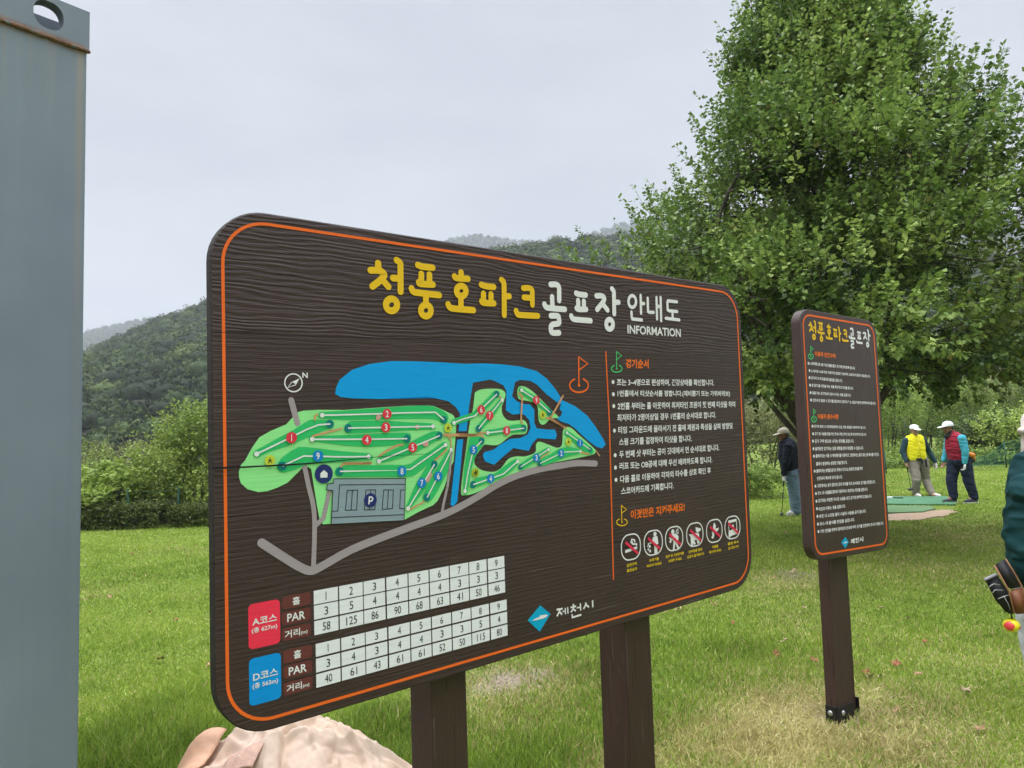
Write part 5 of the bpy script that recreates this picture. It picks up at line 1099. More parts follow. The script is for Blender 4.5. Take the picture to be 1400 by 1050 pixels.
    for y in (-.004, th):
        ri = [bm.verts.new((ringpt(k)[0], y, ringpt(k)[1])) for k in range(n)]; ro = [bm.verts.new((outer(k)[0], y, outer(k)[1])) for k in range(n)]
        for k in range(n): bm.faces.new((ri[k], ri[(k + 1) % n], ro[(k + 1) % n], ro[k]))
        rows.append((ri, ro))
    for k in range(n):
        j = (k + 1) % n; f = bm.faces.new((rows[0][0][k], rows[1][0][k], rows[1][0][j], rows[0][0][j])); f.material_index = 1; bm.faces.new((rows[0][1][k], rows[0][1][j], rows[1][1][j], rows[1][1][k]))
    bmesh.ops.recalc_face_normals(bm, faces=bm.faces); from_bm('corner_fitting', bm, [steel, plain('dark_steel', (.10, .12, .15), .7)], root)
    bm = bmesh.new(); bm_box(bm, (-.30, .075, 2.75), (-.02, .085, 2.884), .002); from_bm('inner_wall', bm, plain('dark_steel', (.10, .12, .15), .7), root)
    rng = random.Random(3); pts = []; rad = []
    for i in range(60): pts.append(Vector((-.30 + .305 * i / 59, -.004, 2.7835 + rng.uniform(-.0012, .0012)))); rad.append(.0052 + rng.uniform(-.001, .0022))
    bm = bmesh.new(); bm_tube(bm, pts, rad, 8); from_bm('weld_seam', bm, rust_steel(), root)
    return root
def rust_steel():
    t = NT('rusty_weld'); co = t.obj(); b = t.noise(co, 45, 4, .7); t.l(t.ramp(b, (.38, (.13, .155, .17)), (.5, (.20, .10, .055)), (.68, (.085, .04, .025))), t.b.inputs['Base Color'])
    t.b.inputs['Roughness'].default_value = .85; t.bump(b, .6, .004); return t.m
build_container()

# ================================================================== TARPAULIN OVER A HEAP
def build_tarp():
    c = at(396, 1080, 2.95); c.z = -.05
    root = empty('tarpaulin', c, label='crumpled pinkish beige tarpaulin thrown over a low heap beneath the big board', cat='tarpaulin')
    # the sheet: a dome of cloth with sharp creases running down and across it
    n = 230; g = np.linspace(-1, 1, n); X, Y = np.meshgrid(g, g); SX, SY = .62, .62; rng = np.random.default_rng(8)
    a = np.arctan2(Y, X); r = np.hypot(X, Y); q = np.clip(r / (1 + .07 * np.sin(3 * a + .6) + .05 * np.sin(7 * a)), 0, 1.3)
    h = .50 * np.clip(1 - q ** 2.1, 0, 1) ** .78 + .05 * np.exp(-((X + .50) ** 2 + (Y + .1) ** 2) / .05) - .04 * np.exp(-((X + .25) ** 2 + (Y + .4) ** 2) / .03)
    wx = X + .10 * vnoise(X * 3, Y * 3, 3, 3); wy = Y + .10 * vnoise(X * 3 + 9, Y * 3, 4, 3)
    for k in range(84):
        rr = rng.uniform(.0, .95) ** .7; an = rng.uniform(0, 2 * math.pi); cx, cy = rr * math.cos(an), rr * math.sin(an); big = k < 44
        th = an + rng.normal(0, .4 if big else 1.2); l = rng.uniform(.30, .7) if big else rng.uniform(.10, .28); w = rng.uniform(.05, .13) if big else rng.uniform(.02, .05)
        sx = (wx - cx) * math.cos(th) + (wy - cy) * math.sin(th); tx = -(wx - cx) * math.sin(th) + (wy - cy) * math.cos(th)
        prof = np.where(tx > 0, np.clip(1 - tx / w, 0, 1) ** 1.3, np.clip(1 + tx / (w * .45), 0, 1) ** 1.1)      # one flank steep, like a fold lying over
        h = h + (1 if rng.random() > .22 else -.8) * (w * .36) * np.exp(-(sx / l) ** 2) * prof * np.clip(1.25 - q, .1, 1)
    h = h + .008 * vnoise(X * 14, Y * 14, 6, 3); h = np.where(q > 1.02, .012, h); h = np.maximum(h, .006)
    V = np.stack([(X + .015 * vnoise(X * 6, Y * 6, 21, 2)).ravel() * SX, (Y + .015 * vnoise(X * 6, Y * 6, 22, 2)).ravel() * SY, h.ravel()], 1)
    i = (np.arange(n - 1)[:, None] * n + np.arange(n - 1)[None]).ravel(); F = np.stack([i, i + 1, i + n + 1, i + n], 1); qq = q.ravel(); F = F[(qq[F] < 1.12).all(1)]
    def hz(x, y):
        ix = int(np.clip((x / SX + 1) / 2 * (n - 1), 0, n - 1)); iy = int(np.clip((y / SY + 1) / 2 * (n - 1), 0, n - 1)); w_ = h[max(iy - 9, 0):iy + 10, max(ix - 9, 0):ix + 10]; return float(w_.mean() * .5 + w_.max() * .5)
    t = NT('woven_tarp'); co = t.obj(); b = t.noise(co, 6, 4); w = t.n('ShaderNodeTexWave', wave_type='BANDS'); w.inputs['Scale'].default_value = 160; t.l(co, w.inputs[0])
    pink = t.noise(co, 3.1, 3); cc = t.ramp(b, (.3, (.56, .385, .265)), (.65, (.74, .565, .43))); cc = t.mix(t.math('MULTIPLY', t.math('GREATER_THAN', pink, .57), .3), cc, (.62, .34, .22, 1))
    st = t.noise(co, 13, 5, .7); cc = t.mix(t.math('MULTIPLY', t.math('GREATER_THAN', st, .66), .25), cc, (.36, .25, .18, 1))
    t.l(cc, t.b.inputs['Base Color']); t.b.inputs['Roughness'].default_value = .55; t.bump(t.math('ADD', w.outputs['Fac'], t.math('MULTIPLY', t.noise(co, 40, 4, .6), 1.6)), .3, .004)
    tarp = t.m
    o = from_np('sheet', V, F, tarp, root, smooth=True)
    def patch(name, fn, nu, nv, mat, th=.004, smooth=True):
        V = []; F = []
        for j in range(nv):
            for k in range(nu): V.append(fn(k / (nu - 1), j / (nv - 1)))
        for j in range(nv - 1):
            for k in range(nu - 1): F.append((j * nu + k, j * nu + k + 1, (j + 1) * nu + k + 1, (j + 1) * nu + k))
        me = bpy.data.meshes.new(name); me.from_pydata(V, [], F); ob = link(name, me, mat, root, True)
        bm = bmesh.new(); bm.from_mesh(me); bmesh.ops.solidify(bm, geom=bm.faces[:], thickness=th); bm.to_mesh(me); bm.free(); me.polygons.foreach_set('use_smooth', [True] * len(me.polygons)); return ob
    pk = plain('pinkish_pocket_weave', (.62, .38, .28), .7, 0, .15, 30, .3); un = plain('orange_tarp_underside', (.66, .37, .22), .6, 0, .2, 10, .2)
    def pocket(s, v):
        x = -.29 + .23 * s + .02 * v; y = -.27 + .10 * v + .03 * s; return (x, y, hz(x, y) + .008 + .006 * math.sin(s * 9 + v * 3))
    patch('pocket', pocket, 30, 14, pk)
    def flap(s, v):
        x = -.30 - .15 * v + .05 * s * (1 - v); y = -.22 + .22 * s; z = hz(-.30 + .05 * s, y) * (1 - v) + hz(x, y) * v + .012 + .035 * math.sin(v * 2.6) * (1 - .4 * s) + .012 * math.sin(7 * s + 3 * v)
        return (x, y, z)
    patch('turned_corner', flap, 24, 16, un)
build_tarp()

# ================================================================== TEE MATS, SAND, SMALL THINGS ON THE LAWN
def ground_poly(name, pix, z, mat, thick=0.0, wob=0, seed=1, dens=9):
    rng = random.Random(seed); P = [G(*p) for p in pix]; pts = []
    for i, p in enumerate(P):
        q = P[(i + 1) % len(P)]
        for k in range(dens): s = k / dens; v = p.lerp(q, s); v += Vector((rng.uniform(-wob, wob), rng.uniform(-wob, wob), 0)); pts.append(v)
    c = sum(pts, Vector()) / len(pts); bm = bmesh.new(); zc = float(gz(c.x, c.y))
    top = [bm.verts.new((p.x - c.x, p.y - c.y, float(gz(p.x, p.y)) - zc + thick)) for p in pts]; f = bm.faces.new(top)
    if thick:
        bot = [bm.verts.new((p.x - c.x, p.y - c.y, float(gz(p.x, p.y)) - zc - .02)) for p in pts]
        for i in range(len(pts)): j = (i + 1) % len(pts); bm.faces.new((top[i], bot[i], bot[j], top[j]))
    bmesh.ops.recalc_face_normals(bm, faces=bm.faces)
    if f.normal.z < 0: bmesh.ops.reverse_faces(bm, faces=bm.faces)
    bmesh.ops.triangulate(bm, faces=[x for x in bm.faces if len(x.verts) > 4])
    o = from_bm(name, bm, mat); o.location = (c.x, c.y, zc + z); return o
def build_small():
    t = NT('artificial_turf'); co = t.obj(); a = t.noise(co, 2.5, 4); b = t.noise(co, 120, 3, .7); cc = t.ramp(a, (.3, (.05, .155, .078)), (.7, (.085, .215, .105))); cc = t.mix(t.math('MULTIPLY', b, .4), cc, (.03, .12, .05, 1)); t.l(cc, t.b.inputs['Base Color']); t.b.inputs['Roughness'].default_value = .9; t.bump(b, .7, .01)
    t2 = NT('worn_turf'); co = t2.obj(); a = t2.noise(co, 2.5, 4); b = t2.noise(co, 120, 3, .7); cc = t2.ramp(a, (.3, (.07, .15, .06)), (.7, (.13, .22, .09))); t2.l(cc, t2.b.inputs['Base Color']); t2.b.inputs['Roughness'].default_value = .95; t2.bump(b, .7, .01)
    tag(ground_poly('tee_mat', [(1196, 691.5), (1308, 691.5), (1303, 686), (1294, 680), (1204, 680)], .022, t.m, .012), 'bright green tee mat under the red vest golfer', 'mat', 'tee mats')
    tag(ground_poly('tee_mat', [(1190, 703.5), (1262, 702), (1279, 697.5), (1272, 694), (1194, 693.5)], .022, t2.m, .012), 'dull worn green mat in front of the bright tee mat', 'mat', 'tee mats')
    s = NT('bare_sand'); co = s.obj(); b = s.noise(co, 18, 5, .7); s.l(s.ramp(b, (.3, (.26, .17, .105)), (.7, (.46, .33, .22))), s.b.inputs['Base Color']); s.b.inputs['Roughness'].default_value = .95; s.bump(b, .6, .02)
    tag(ground_poly('sand', [(1188, 712), (1240, 712), (1288, 707), (1308, 702), (1300, 698.5), (1278, 699), (1262, 703), (1188, 705)], .012, s.m, .004, .05, 3), 'strip of bare reddish sand at the edge of the mats', kind='structure')
    # a short white-headed marker lying on the bright mat
    p = G(1219, 684.5); root = empty('tee_marker', p, label='small white block with a dark bar lying on the bright mat', cat='marker'); root.location.z = float(gz(p.x, p.y)) + .036
    bm = bmesh.new(); bm_box(bm, (-.10, -.03, 0), (.02, .03, .045), .008); from_bm('block', bm, plain('white_plastic', (.75, .75, .74), .4), root)
    bm = bmesh.new(); bm_tube(bm, [Vector((.02, 0, .02)), Vector((.24, -.03, .012))], .012, 8); from_bm('bar', bm, plain('dark_rubber', (.02, .02, .022), .6), root)
    # fallen leaves
    rng = random.Random(11); proto = []
    mats = [plain('dry_leaf_tan', (.34, .21, .11), .8, 0, .3, 60), plain('dry_leaf_rust', (.25, .10, .04), .8, 0, .3, 60), plain('dry_leaf_pale', (.36, .26, .16), .8, 0, .3, 60)]
    for mi, m in enumerate(mats):
        bm = bmesh.new(); out = []
        for k in range(14):
            an = 2 * math.pi * k / 14; rr = (.055 if k % 2 == 0 else .036) * (1.25 if k == 0 else 1); out.append(bm.verts.new((rr * math.cos(an), rr * math.sin(an) * .8, .012 * math.sin(3 * an + mi) + .012 * (rr > .05))))
        c = bm.verts.new((0, 0, -.002))
        for k in range(14): bm.faces.new((c, out[k], out[(k + 1) % 14]))
        me = bpy.data.meshes.new('fallen_leaf'); bm.to_mesh(me); bm.free(); me.materials.append(m); proto.append(me)
    where = [(1072, 877, 2), (1113, 901, 1), (1188, 922, 2), (1184, 916, 1), (1204, 921, 2), (1225, 905, 1), (1100, 834, 2), (1061, 893, 1), (928, 836, 2), (908, 838, 2), (1085, 785, 2), (1205, 834, 2), (1002, 853, 1), (1290, 690, 2), (1242, 848, 2), (1265, 878, 1), (1255, 920, 0), (1320, 940, 2), (1225, 967, 0), (1340, 990, 0),
             (233, 982, 1), (219, 902, 1), (182, 790, 1), (205, 842, 1), (256, 763, 0), (180, 760, 1), (240, 850, 1), (286, 908, 0), (150, 820, 0), (660, 905, 0), (1058, 795, 0), (975, 830, 0), (1050, 742, 2), (1075, 730, 0), (1030, 760, 0)]
    cols = ('tan', 'rust brown', 'pale'); 
    for i, (px, py, mi) in enumerate(where):
        p = G(px, py); o = bpy.data.objects.new('fallen_leaf', proto[mi]); COL.objects.link(o); o.location = (p.x, p.y, float(gz(p.x, p.y)) + .035 + .01 * rng.random()); o.rotation_euler = (rng.uniform(-.5, .5), rng.uniform(-.5, .5), rng.uniform(0, 6.3)); s = rng.uniform(.42, .75); o.scale = (s, s, s)
        tag(o, ('curled %s leaf lying on the lawn' % cols[mi]) + (' left of the big board' if px < 290 else ' right of the big board' if px > 800 else ' beneath the big board'), 'leaf', 'fallen leaves on the lawn')
build_small()

# ================================================================== PEOPLE
def cap(bm, p1, r1, p2, r2, flat=1.0, axis=None, seg=14, rings=4):
    """tapered capsule; flat squeezes the section along `axis`"""
    p1, p2 = Vector(p1), Vector(p2); d = p2 - p1; L = d.length; t = d.normalized() if L > 1e-6 else Vector((0, 0, 1))
    a = (Vector(axis) - t * Vector(axis).dot(t)).normalized() if axis is not None else t.orthogonal().normalized(); b = t.cross(a)
    rows = []
    for i in range(rings + 1): th = -math.pi / 2 + math.pi / 2 * i / rings; rows.append((p1 + t * r1 * math.sin(th), r1 * math.cos(th)))
    for i in range(rings + 1): th = math.pi / 2 * i / rings; rows.append((p2 + t * r2 * math.sin(th), r2 * math.cos(th)))
    vs = []
    for c, r in rows:
        r = max(r, 1e-4); vs.append([bm.verts.new(c + (a * math.cos(2 * math.pi * k / seg) * flat + b * math.sin(2 * math.pi * k / seg)) * r) for k in range(seg)])
    for x, y in zip(vs, vs[1:]):
        for k in range(seg): j = (k + 1) % seg; bm.faces.new((x[k], x[j], y[j], y[k]))
    bm.faces.new(list(reversed(vs[0]))); bm.faces.new(vs[-1])
def chain(bm, pts, rads, flat=1.0, axis=None):
    for (p, r), (q, s) in zip(zip(pts, rads), list(zip(pts, rads))[1:]): cap(bm, p, r, q, s, flat, axis)
def fuse(name, bm, mat, parent, voxel=.012, smooth=3, folds=0.0, fscale=9, seed=0):
    """the pieces become one continuous skin"""
    me = bpy.data.meshes.new(name); bm.to_mesh(me); bm.free(); o = bpy.data.objects.new(name, me); COL.objects.link(o)
    m = o.modifiers.new('r', 'REMESH'); m.mode = 'VOXEL'; m.voxel_size = voxel
    s = o.modifiers.new('s', 'SMOOTH'); s.iterations = smooth; s.factor = .5
    bpy.context.view_layer.update(); dg = bpy.context.evaluated_depsgraph_get(); nm = bpy.data.meshes.new_from_object(o.evaluated_get(dg)); bpy.data.objects.remove(o); bpy.data.meshes.remove(me)
    nm.name = name
    if folds:
        n = len(nm.vertices); co = np.empty(n * 3); nm.vertices.foreach_get('co', co); co = co.reshape(-1, 3); no = np.empty(n * 3); nm.vertices.foreach_get('normal', no); no = no.reshape(-1, 3)
        f = (1 - 2 * np.abs(vnoise(co[:, 0] * fscale + co[:, 1] * fscale + seed, co[:, 2] * fscale * 1.5 + co[:, 0] * 4, seed, 2))) * folds; co = co + no * f[:, None]; nm.vertices.foreach_set('co', co.ravel()); nm.update()
    return link(name, nm, mat, parent, True)
def hand(bm, wrist, d, palm_n, k=1.0, curl=.6, side=1):
    """palm, four fingers and a thumb; d = direction of the hand, palm_n = palm normal"""
    d = Vector(d).normalized(); n = Vector(palm_n); n = (n - d * n.dot(d)).normalized(); s = d.cross(n) * side
    w = Vector(wrist); cap(bm, w, .026 * k, w + d * .075 * k, .036 * k, .55, n)
    for i, (off, ln) in enumerate(((-.030, .066), (-.010, .076), (.010, .071), (.029, .055))):
        b = w + d * .085 * k + s * off * k; a1 = d * math.cos(curl * .5) + n * math.sin(curl * .5); a2 = d * math.cos(curl * 1.5) + n * math.sin(curl * 1.5)
        m = b + a1 * ln * .5 * k; chain(bm, [b, m, m + a2 * ln * .5 * k], [.0095 * k, .009 * k, .008 * k])
    b = w + d * .03 * k - s * .034 * k; chain(bm, [b, b + (d * .6 - s * .6 + n * .3).normalized() * .035 * k, b + (d * .9 - s * .35 + n * .6).normalized() * .062 * k], [.012 * k, .011 * k, .009 * k])
def head(bm, c, face, k=1.0):
    """skull, jaw, nose, ears, brow around c; face = unit direction the face looks"""
    c = Vector(c); f = Vector(face).normalized(); up = Vector((0, 0, 1)); s = f.cross(up).normalized()
    cap(bm, c + up * .025 * k - f * .012 * k, .088 * k, c + up * .035 * k + f * .012 * k, .086 * k, .88, s)
    cap(bm, c - up * .045 * k + f * .028 * k, .066 * k, c - up * .085 * k + f * .048 * k, .036 * k, .95, s)
    chain(bm, [c + f * .092 * k + up * .012 * k, c + f * .112 * k - up * .028 * k], [.011 * k, .016 * k])
    cap(bm, c + f * .078 * k + up * .03 * k - s * .035 * k, .014 * k, c + f * .078 * k + up * .03 * k + s * .035 * k, .014 * k)
    cap(bm, c + f * .084 * k - up * .062 * k - s * .018 * k, .009 * k, c + f * .084 * k - up * .062 * k + s * .018 * k, .009 * k)
    for q in (-1, 1): cap(bm, c + s * q * .086 * k - f * .005 * k + up * .012 * k, .022 * k, c + s * q * .086 * k - f * .003 * k - up * .02 * k, .014 * k, .45, s)
def eyes(root, c, face, k=1.0):
    c = Vector(c); f = Vector(face).normalized(); up = Vector((0, 0, 1)); s = f.cross(up).normalized(); bm = bmesh.new()
    for q in (-1, 1): bm_ball(bm, c + f * .083 * k + up * .008 * k + s * q * .032 * k, .012 * k, (1, 1, .7), 10)
    return from_bm('eyes', bm, plain('dark_eye', (.03, .022, .018), .3), root)
def baseball_cap(root, c, face, mat, k=1.0, brim=.095):
    c = Vector(c); f = Vector(face).normalized(); up = Vector((0, 0, 1)); s = f.cross(up).normalized(); bm = bmesh.new()
    n = 20; rows = []
    for z, r in ((.028, 1.0), (.05, 1.01), (.08, .95), (.105, .78), (.122, .5), (.13, .12)):
        rows.append([bm.verts.new(c + up * z * k + (f * math.cos(2 * math.pi * i / n) * .108 + s * math.sin(2 * math.pi * i / n) * .092) * r * k) for i in range(n)])
    for a, b in zip(rows, rows[1:]):
        for i in range(n): bm.faces.new((a[i], a[(i + 1) % n], b[(i + 1) % n], b[i])).smooth = True
    bm.faces.new(rows[-1])
    o = from_bm('cap', bm, mat, root)
    bm = bmesh.new(); m = 13; ri = []; ro = []
    for i in range(m):
        an = R(-62 + 124 * i / (m - 1)); dr = f * math.cos(an) + s * math.sin(an) * .86; e = brim * max(0, math.cos(an)) ** .55
        ri.append(c + up * .036 * k + dr * .100 * k); ro.append(c + up * (.036 - .022 * math.cos(an) ** 2) * k + dr * (.100 * k) + f * e * k)
    for z in (0, -.006):
        vi = [bm.verts.new(p + up * z) for p in ri]; vo = [bm.verts.new(p + up * z) for p in ro]
        for i in range(m - 1): bm.faces.new((vi[i], vi[i + 1], vo[i + 1], vo[i]))
        if z == 0: top = vo
        else:
            for i in range(m - 1): bm.faces.new((top[i], top[i + 1], vo[i + 1], vo[i]))
    bmesh.ops.recalc_face_normals(bm, faces=bm.faces); from_bm('brim', bm, mat, o); return o
def shoe(root, heel, d, mat, sole, L=.27, k=1.0):
    d = Vector((d[0], d[1], 0)).normalized(); h = Vector(heel); up = Vector((0, 0, 1)); s = d.cross(up); bm = bmesh.new()
    chain(bm, [h + up * .05 + d * .02, h + up * .052 + d * L * .4, h + up * .04 + d * L * .78], [.046, .048, .040], .95, s); cap(bm, h + up * .10 + d * .03, .045, h + up * .06 + d * .05, .05)
    o = fuse('shoe', bm, mat, root, .011, 2)
    bm = bmesh.new(); n = 18; P = []
    for i in range(n): an = 2 * math.pi * i / n; P.append(h + d * (L * .40 + math.cos(an) * (L * .56)) + s * math.sin(an) * .050)
    a = [bm.verts.new((p.x, p.y, h.z + .004)) for p in P]; b = [bm.verts.new((p.x, p.y, h.z + .030)) for p in P]
    for i in range(n): bm.faces.new((a[i], a[(i + 1) % n], b[(i + 1) % n], b[i]))
    bm.faces.new(list(reversed(a))); bm.faces.new(b); from_bm('sole', bm, sole, o); return o
def park_club(name, label, grip, foot, face, headmat, L=None):
    """park golf club: grip, shaft, heavy mallet head"""
    g, f = Vector(grip), Vector(foot); root = empty(name, f, label=label, cat='golf club'); o = f; d = (f - g).normalized()
    bm = bmesh.new(); bm_tube(bm, [g - d * .12 - o, g + d * .16 - o], [.014, .012], 10); from_bm('grip', bm, plain('black_rubber', (.014, .014, .015), .7), root)
    bm = bmesh.new(); bm_tube(bm, [g + d * .15 - o, f - o - d * .02], [.0075, .0065], 8); from_bm('shaft', bm, plain('dark_carbon_shaft', (.025, .02, .02), .35), root)
    e = Vector(face).normalized(); bm = bmesh.new(); chain(bm, [-e * .035 + Vector((0, 0, .0)), e * .035], [.030, .027]); cap(bm, -d * .05, .012, Vector((0, 0, 0)), .018); fuse('club_head', bm, headmat, root, .008, 2); return root
SKIN = plain('skin', (.40, .225, .15), .55, 0, .08, 30); SKIN_T = plain('tanned_skin', (.27, .13, .085), .55, 0, .08, 30); HAIR = plain('black_hair', (.012, .011, .010), .6)
WCAP = plain('white_cap_cloth', (.74, .75, .77), .8, 0, .05, 30); BEIGE = plain('beige_cap_cloth', (.42, .37, .28), .8, 0, .06, 30); GLOVE = plain('white_glove', (.66, .66, .64), .7)
BLK = plain('black_cloth', (.012, .012, .014), .75); SOLE = plain('pale_sole', (.62, .62, .6), .7)
def cloth(name, c, var=.14): return plain(name, c, .82, 0, var, 7, .12, .25)

def person_yellow():
    px, py = 1261, 678.8; g = G(px, py); g.z = float(gz(g.x, g.y)); k = .00321 * (g.y / 17.2)
    root = empty('person', g, label='golfer walking towards the viewer in a yellow vest and white cap', cat='person')
    q = lambda zx, zy, y=0.0: Vector(((zx - 270) * k, y, (768 - zy) * k))
    hc = q(243, 272, -.04); f = Vector((0.05, -1, -.08))
    shl, shr = q(178, 342), q(312, 342); el, er = q(154, 425, .02), q(350, 428, .03); hl, hr = q(158, 505, -.06), q(378, 515, -.04)
    pel = q(258, 515); hipl, hipr = q(222, 525), q(298, 525); kl, kr = q(219, 640, -.10), q(316, 640, .06); al, ar = q(222, 742, .0), q(318, 745, -.12)
    bm = bmesh.new(); head(bm, hc, f); cap(bm, q(243, 300), .055, q(243, 325), .06)
    chain(bm, [q(243, 345), q(245, 420), pel], [.13, .13, .12], .65, (0, 1, 0)); chain(bm, [shl, el, hl], [.055, .042, .030]); chain(bm, [shr, er, hr], [.055, .042, .030])
    chain(bm, [hipl, kl, al], [.08, .055, .04]); chain(bm, [hipr, kr, ar], [.08, .055, .04]); cap(bm, al, .04, al + Vector((0, -.1, -.03)), .03); cap(bm, ar, .04, ar + Vector((0, -.1, -.02)), .03)
    hand(bm, hl, (0, -.1, -1), (1, 0, 0), 1, 1.1); hand(bm, hr, (.1, -.2, -1), (-1, 0, 0), 1, .5, -1)
    fuse('body', bm, SKIN, root, .009, 1); eyes(root, hc, f)
    bm = bmesh.new(); chain(bm, [shl + Vector((.01, 0, -.01)), el, hl + Vector((0, 0, .03))], [.076, .060, .045]); chain(bm, [shr - Vector((.01, 0, .01)), er, hr + Vector((0, 0, .03))], [.076, .060, .045]); chain(bm, [q(243, 345), q(245, 470)], [.14, .15], .66, (0, 1, 0))
    fuse('shirt', bm, cloth('dark_teal_shirt', (.022, .052, .070)), root, .011, 2, .006)
    bm = bmesh.new(); cap(bm, q(210, 340), .105, q(282, 340), .105, .8, (0, 1, 0)); chain(bm, [q(218, 350), q(222, 420), q(222, 472)], [.128, .135, .13], .95, (0, 1, 0)); chain(bm, [q(272, 350), q(272, 420), q(276, 472)], [.128, .135, .13], .95, (0, 1, 0)); chain(bm, [q(243, 318), q(243, 345)], [.085, .10])
    v = fuse('vest', bm, cloth('yellow_padded_vest', (.86, .76, .02), .06), root, .011, 2, .009, 11, 3)
    bm = bmesh.new(); bm_tube(bm, [q(244, 345, -.168), q(246, 420, -.182), q(247, 470, -.178)], .006, 6); from_bm('zip', bm, plain('dull_yellow_zip', (.45, .38, .03), .5), v)
    bm = bmesh.new(); chain(bm, [q(176, 487, -.02), q(250, 486, -.13), q(322, 484, -.02)], [.03, .032, .03], .6, (0, 1, 0)); cap(bm, q(288, 490, -.15), .024, q(294, 540, -.15), .02); cap(bm, q(262, 490, -.15), .02, q(262, 520, -.15), .016); fuse('waist_strap', bm, BLK, root, .011, 1)
    bm = bmesh.new(); cap(bm, q(225, 500), .13, q(293, 500), .13, .8, (0, 1, 0)); chain(bm, [hipl, kl, al + Vector((0, 0, .02))], [.118, .092, .074]); chain(bm, [hipr, kr, ar + Vector((0, 0, .02))], [.118, .092, .074])
    fuse('trousers', bm, cloth('khaki_grey_trousers', (.235, .205, .165), .1), root, .011, 2, .009, 10, 5)
    W = plain('white_trainer', (.66, .64, .60), .6)
    shoe(root, Vector((al.x, al.y + .03, 0)), (-.05, -1), W, SOLE); shoe(root, Vector((ar.x, ar.y + .03, 0)), (.35, -1), W, SOLE)
    bm = bmesh.new(); hand(bm, hr + Vector((0, 0, .012)), (.1, -.2, -1), (-1, 0, 0), 1.12, .5, -1); fuse('glove', bm, GLOVE, root, .009, 1)
    bm = bmesh.new(); chain(bm, [hc + Vector((-.086, .02, .03)), hc + Vector((0, .085, .0)), hc + Vector((.086, .02, .03))], [.022, .035, .022]); fuse('hair', bm, HAIR, root, .01, 1)
    c = baseball_cap(root, hc + Vector((0, 0, .01)), f, WCAP)
    w = lambda v: g + v
    park_club('golf_club', 'dark mallet headed club hanging from the right hand of yellow vest golfer', w(q(163, 512, -.06) + Vector((0, 0, -.05))), w(q(170, 706, -.10)), (1, -.2, 0), plain('black_club_head', (.03, .03, .032), .3))

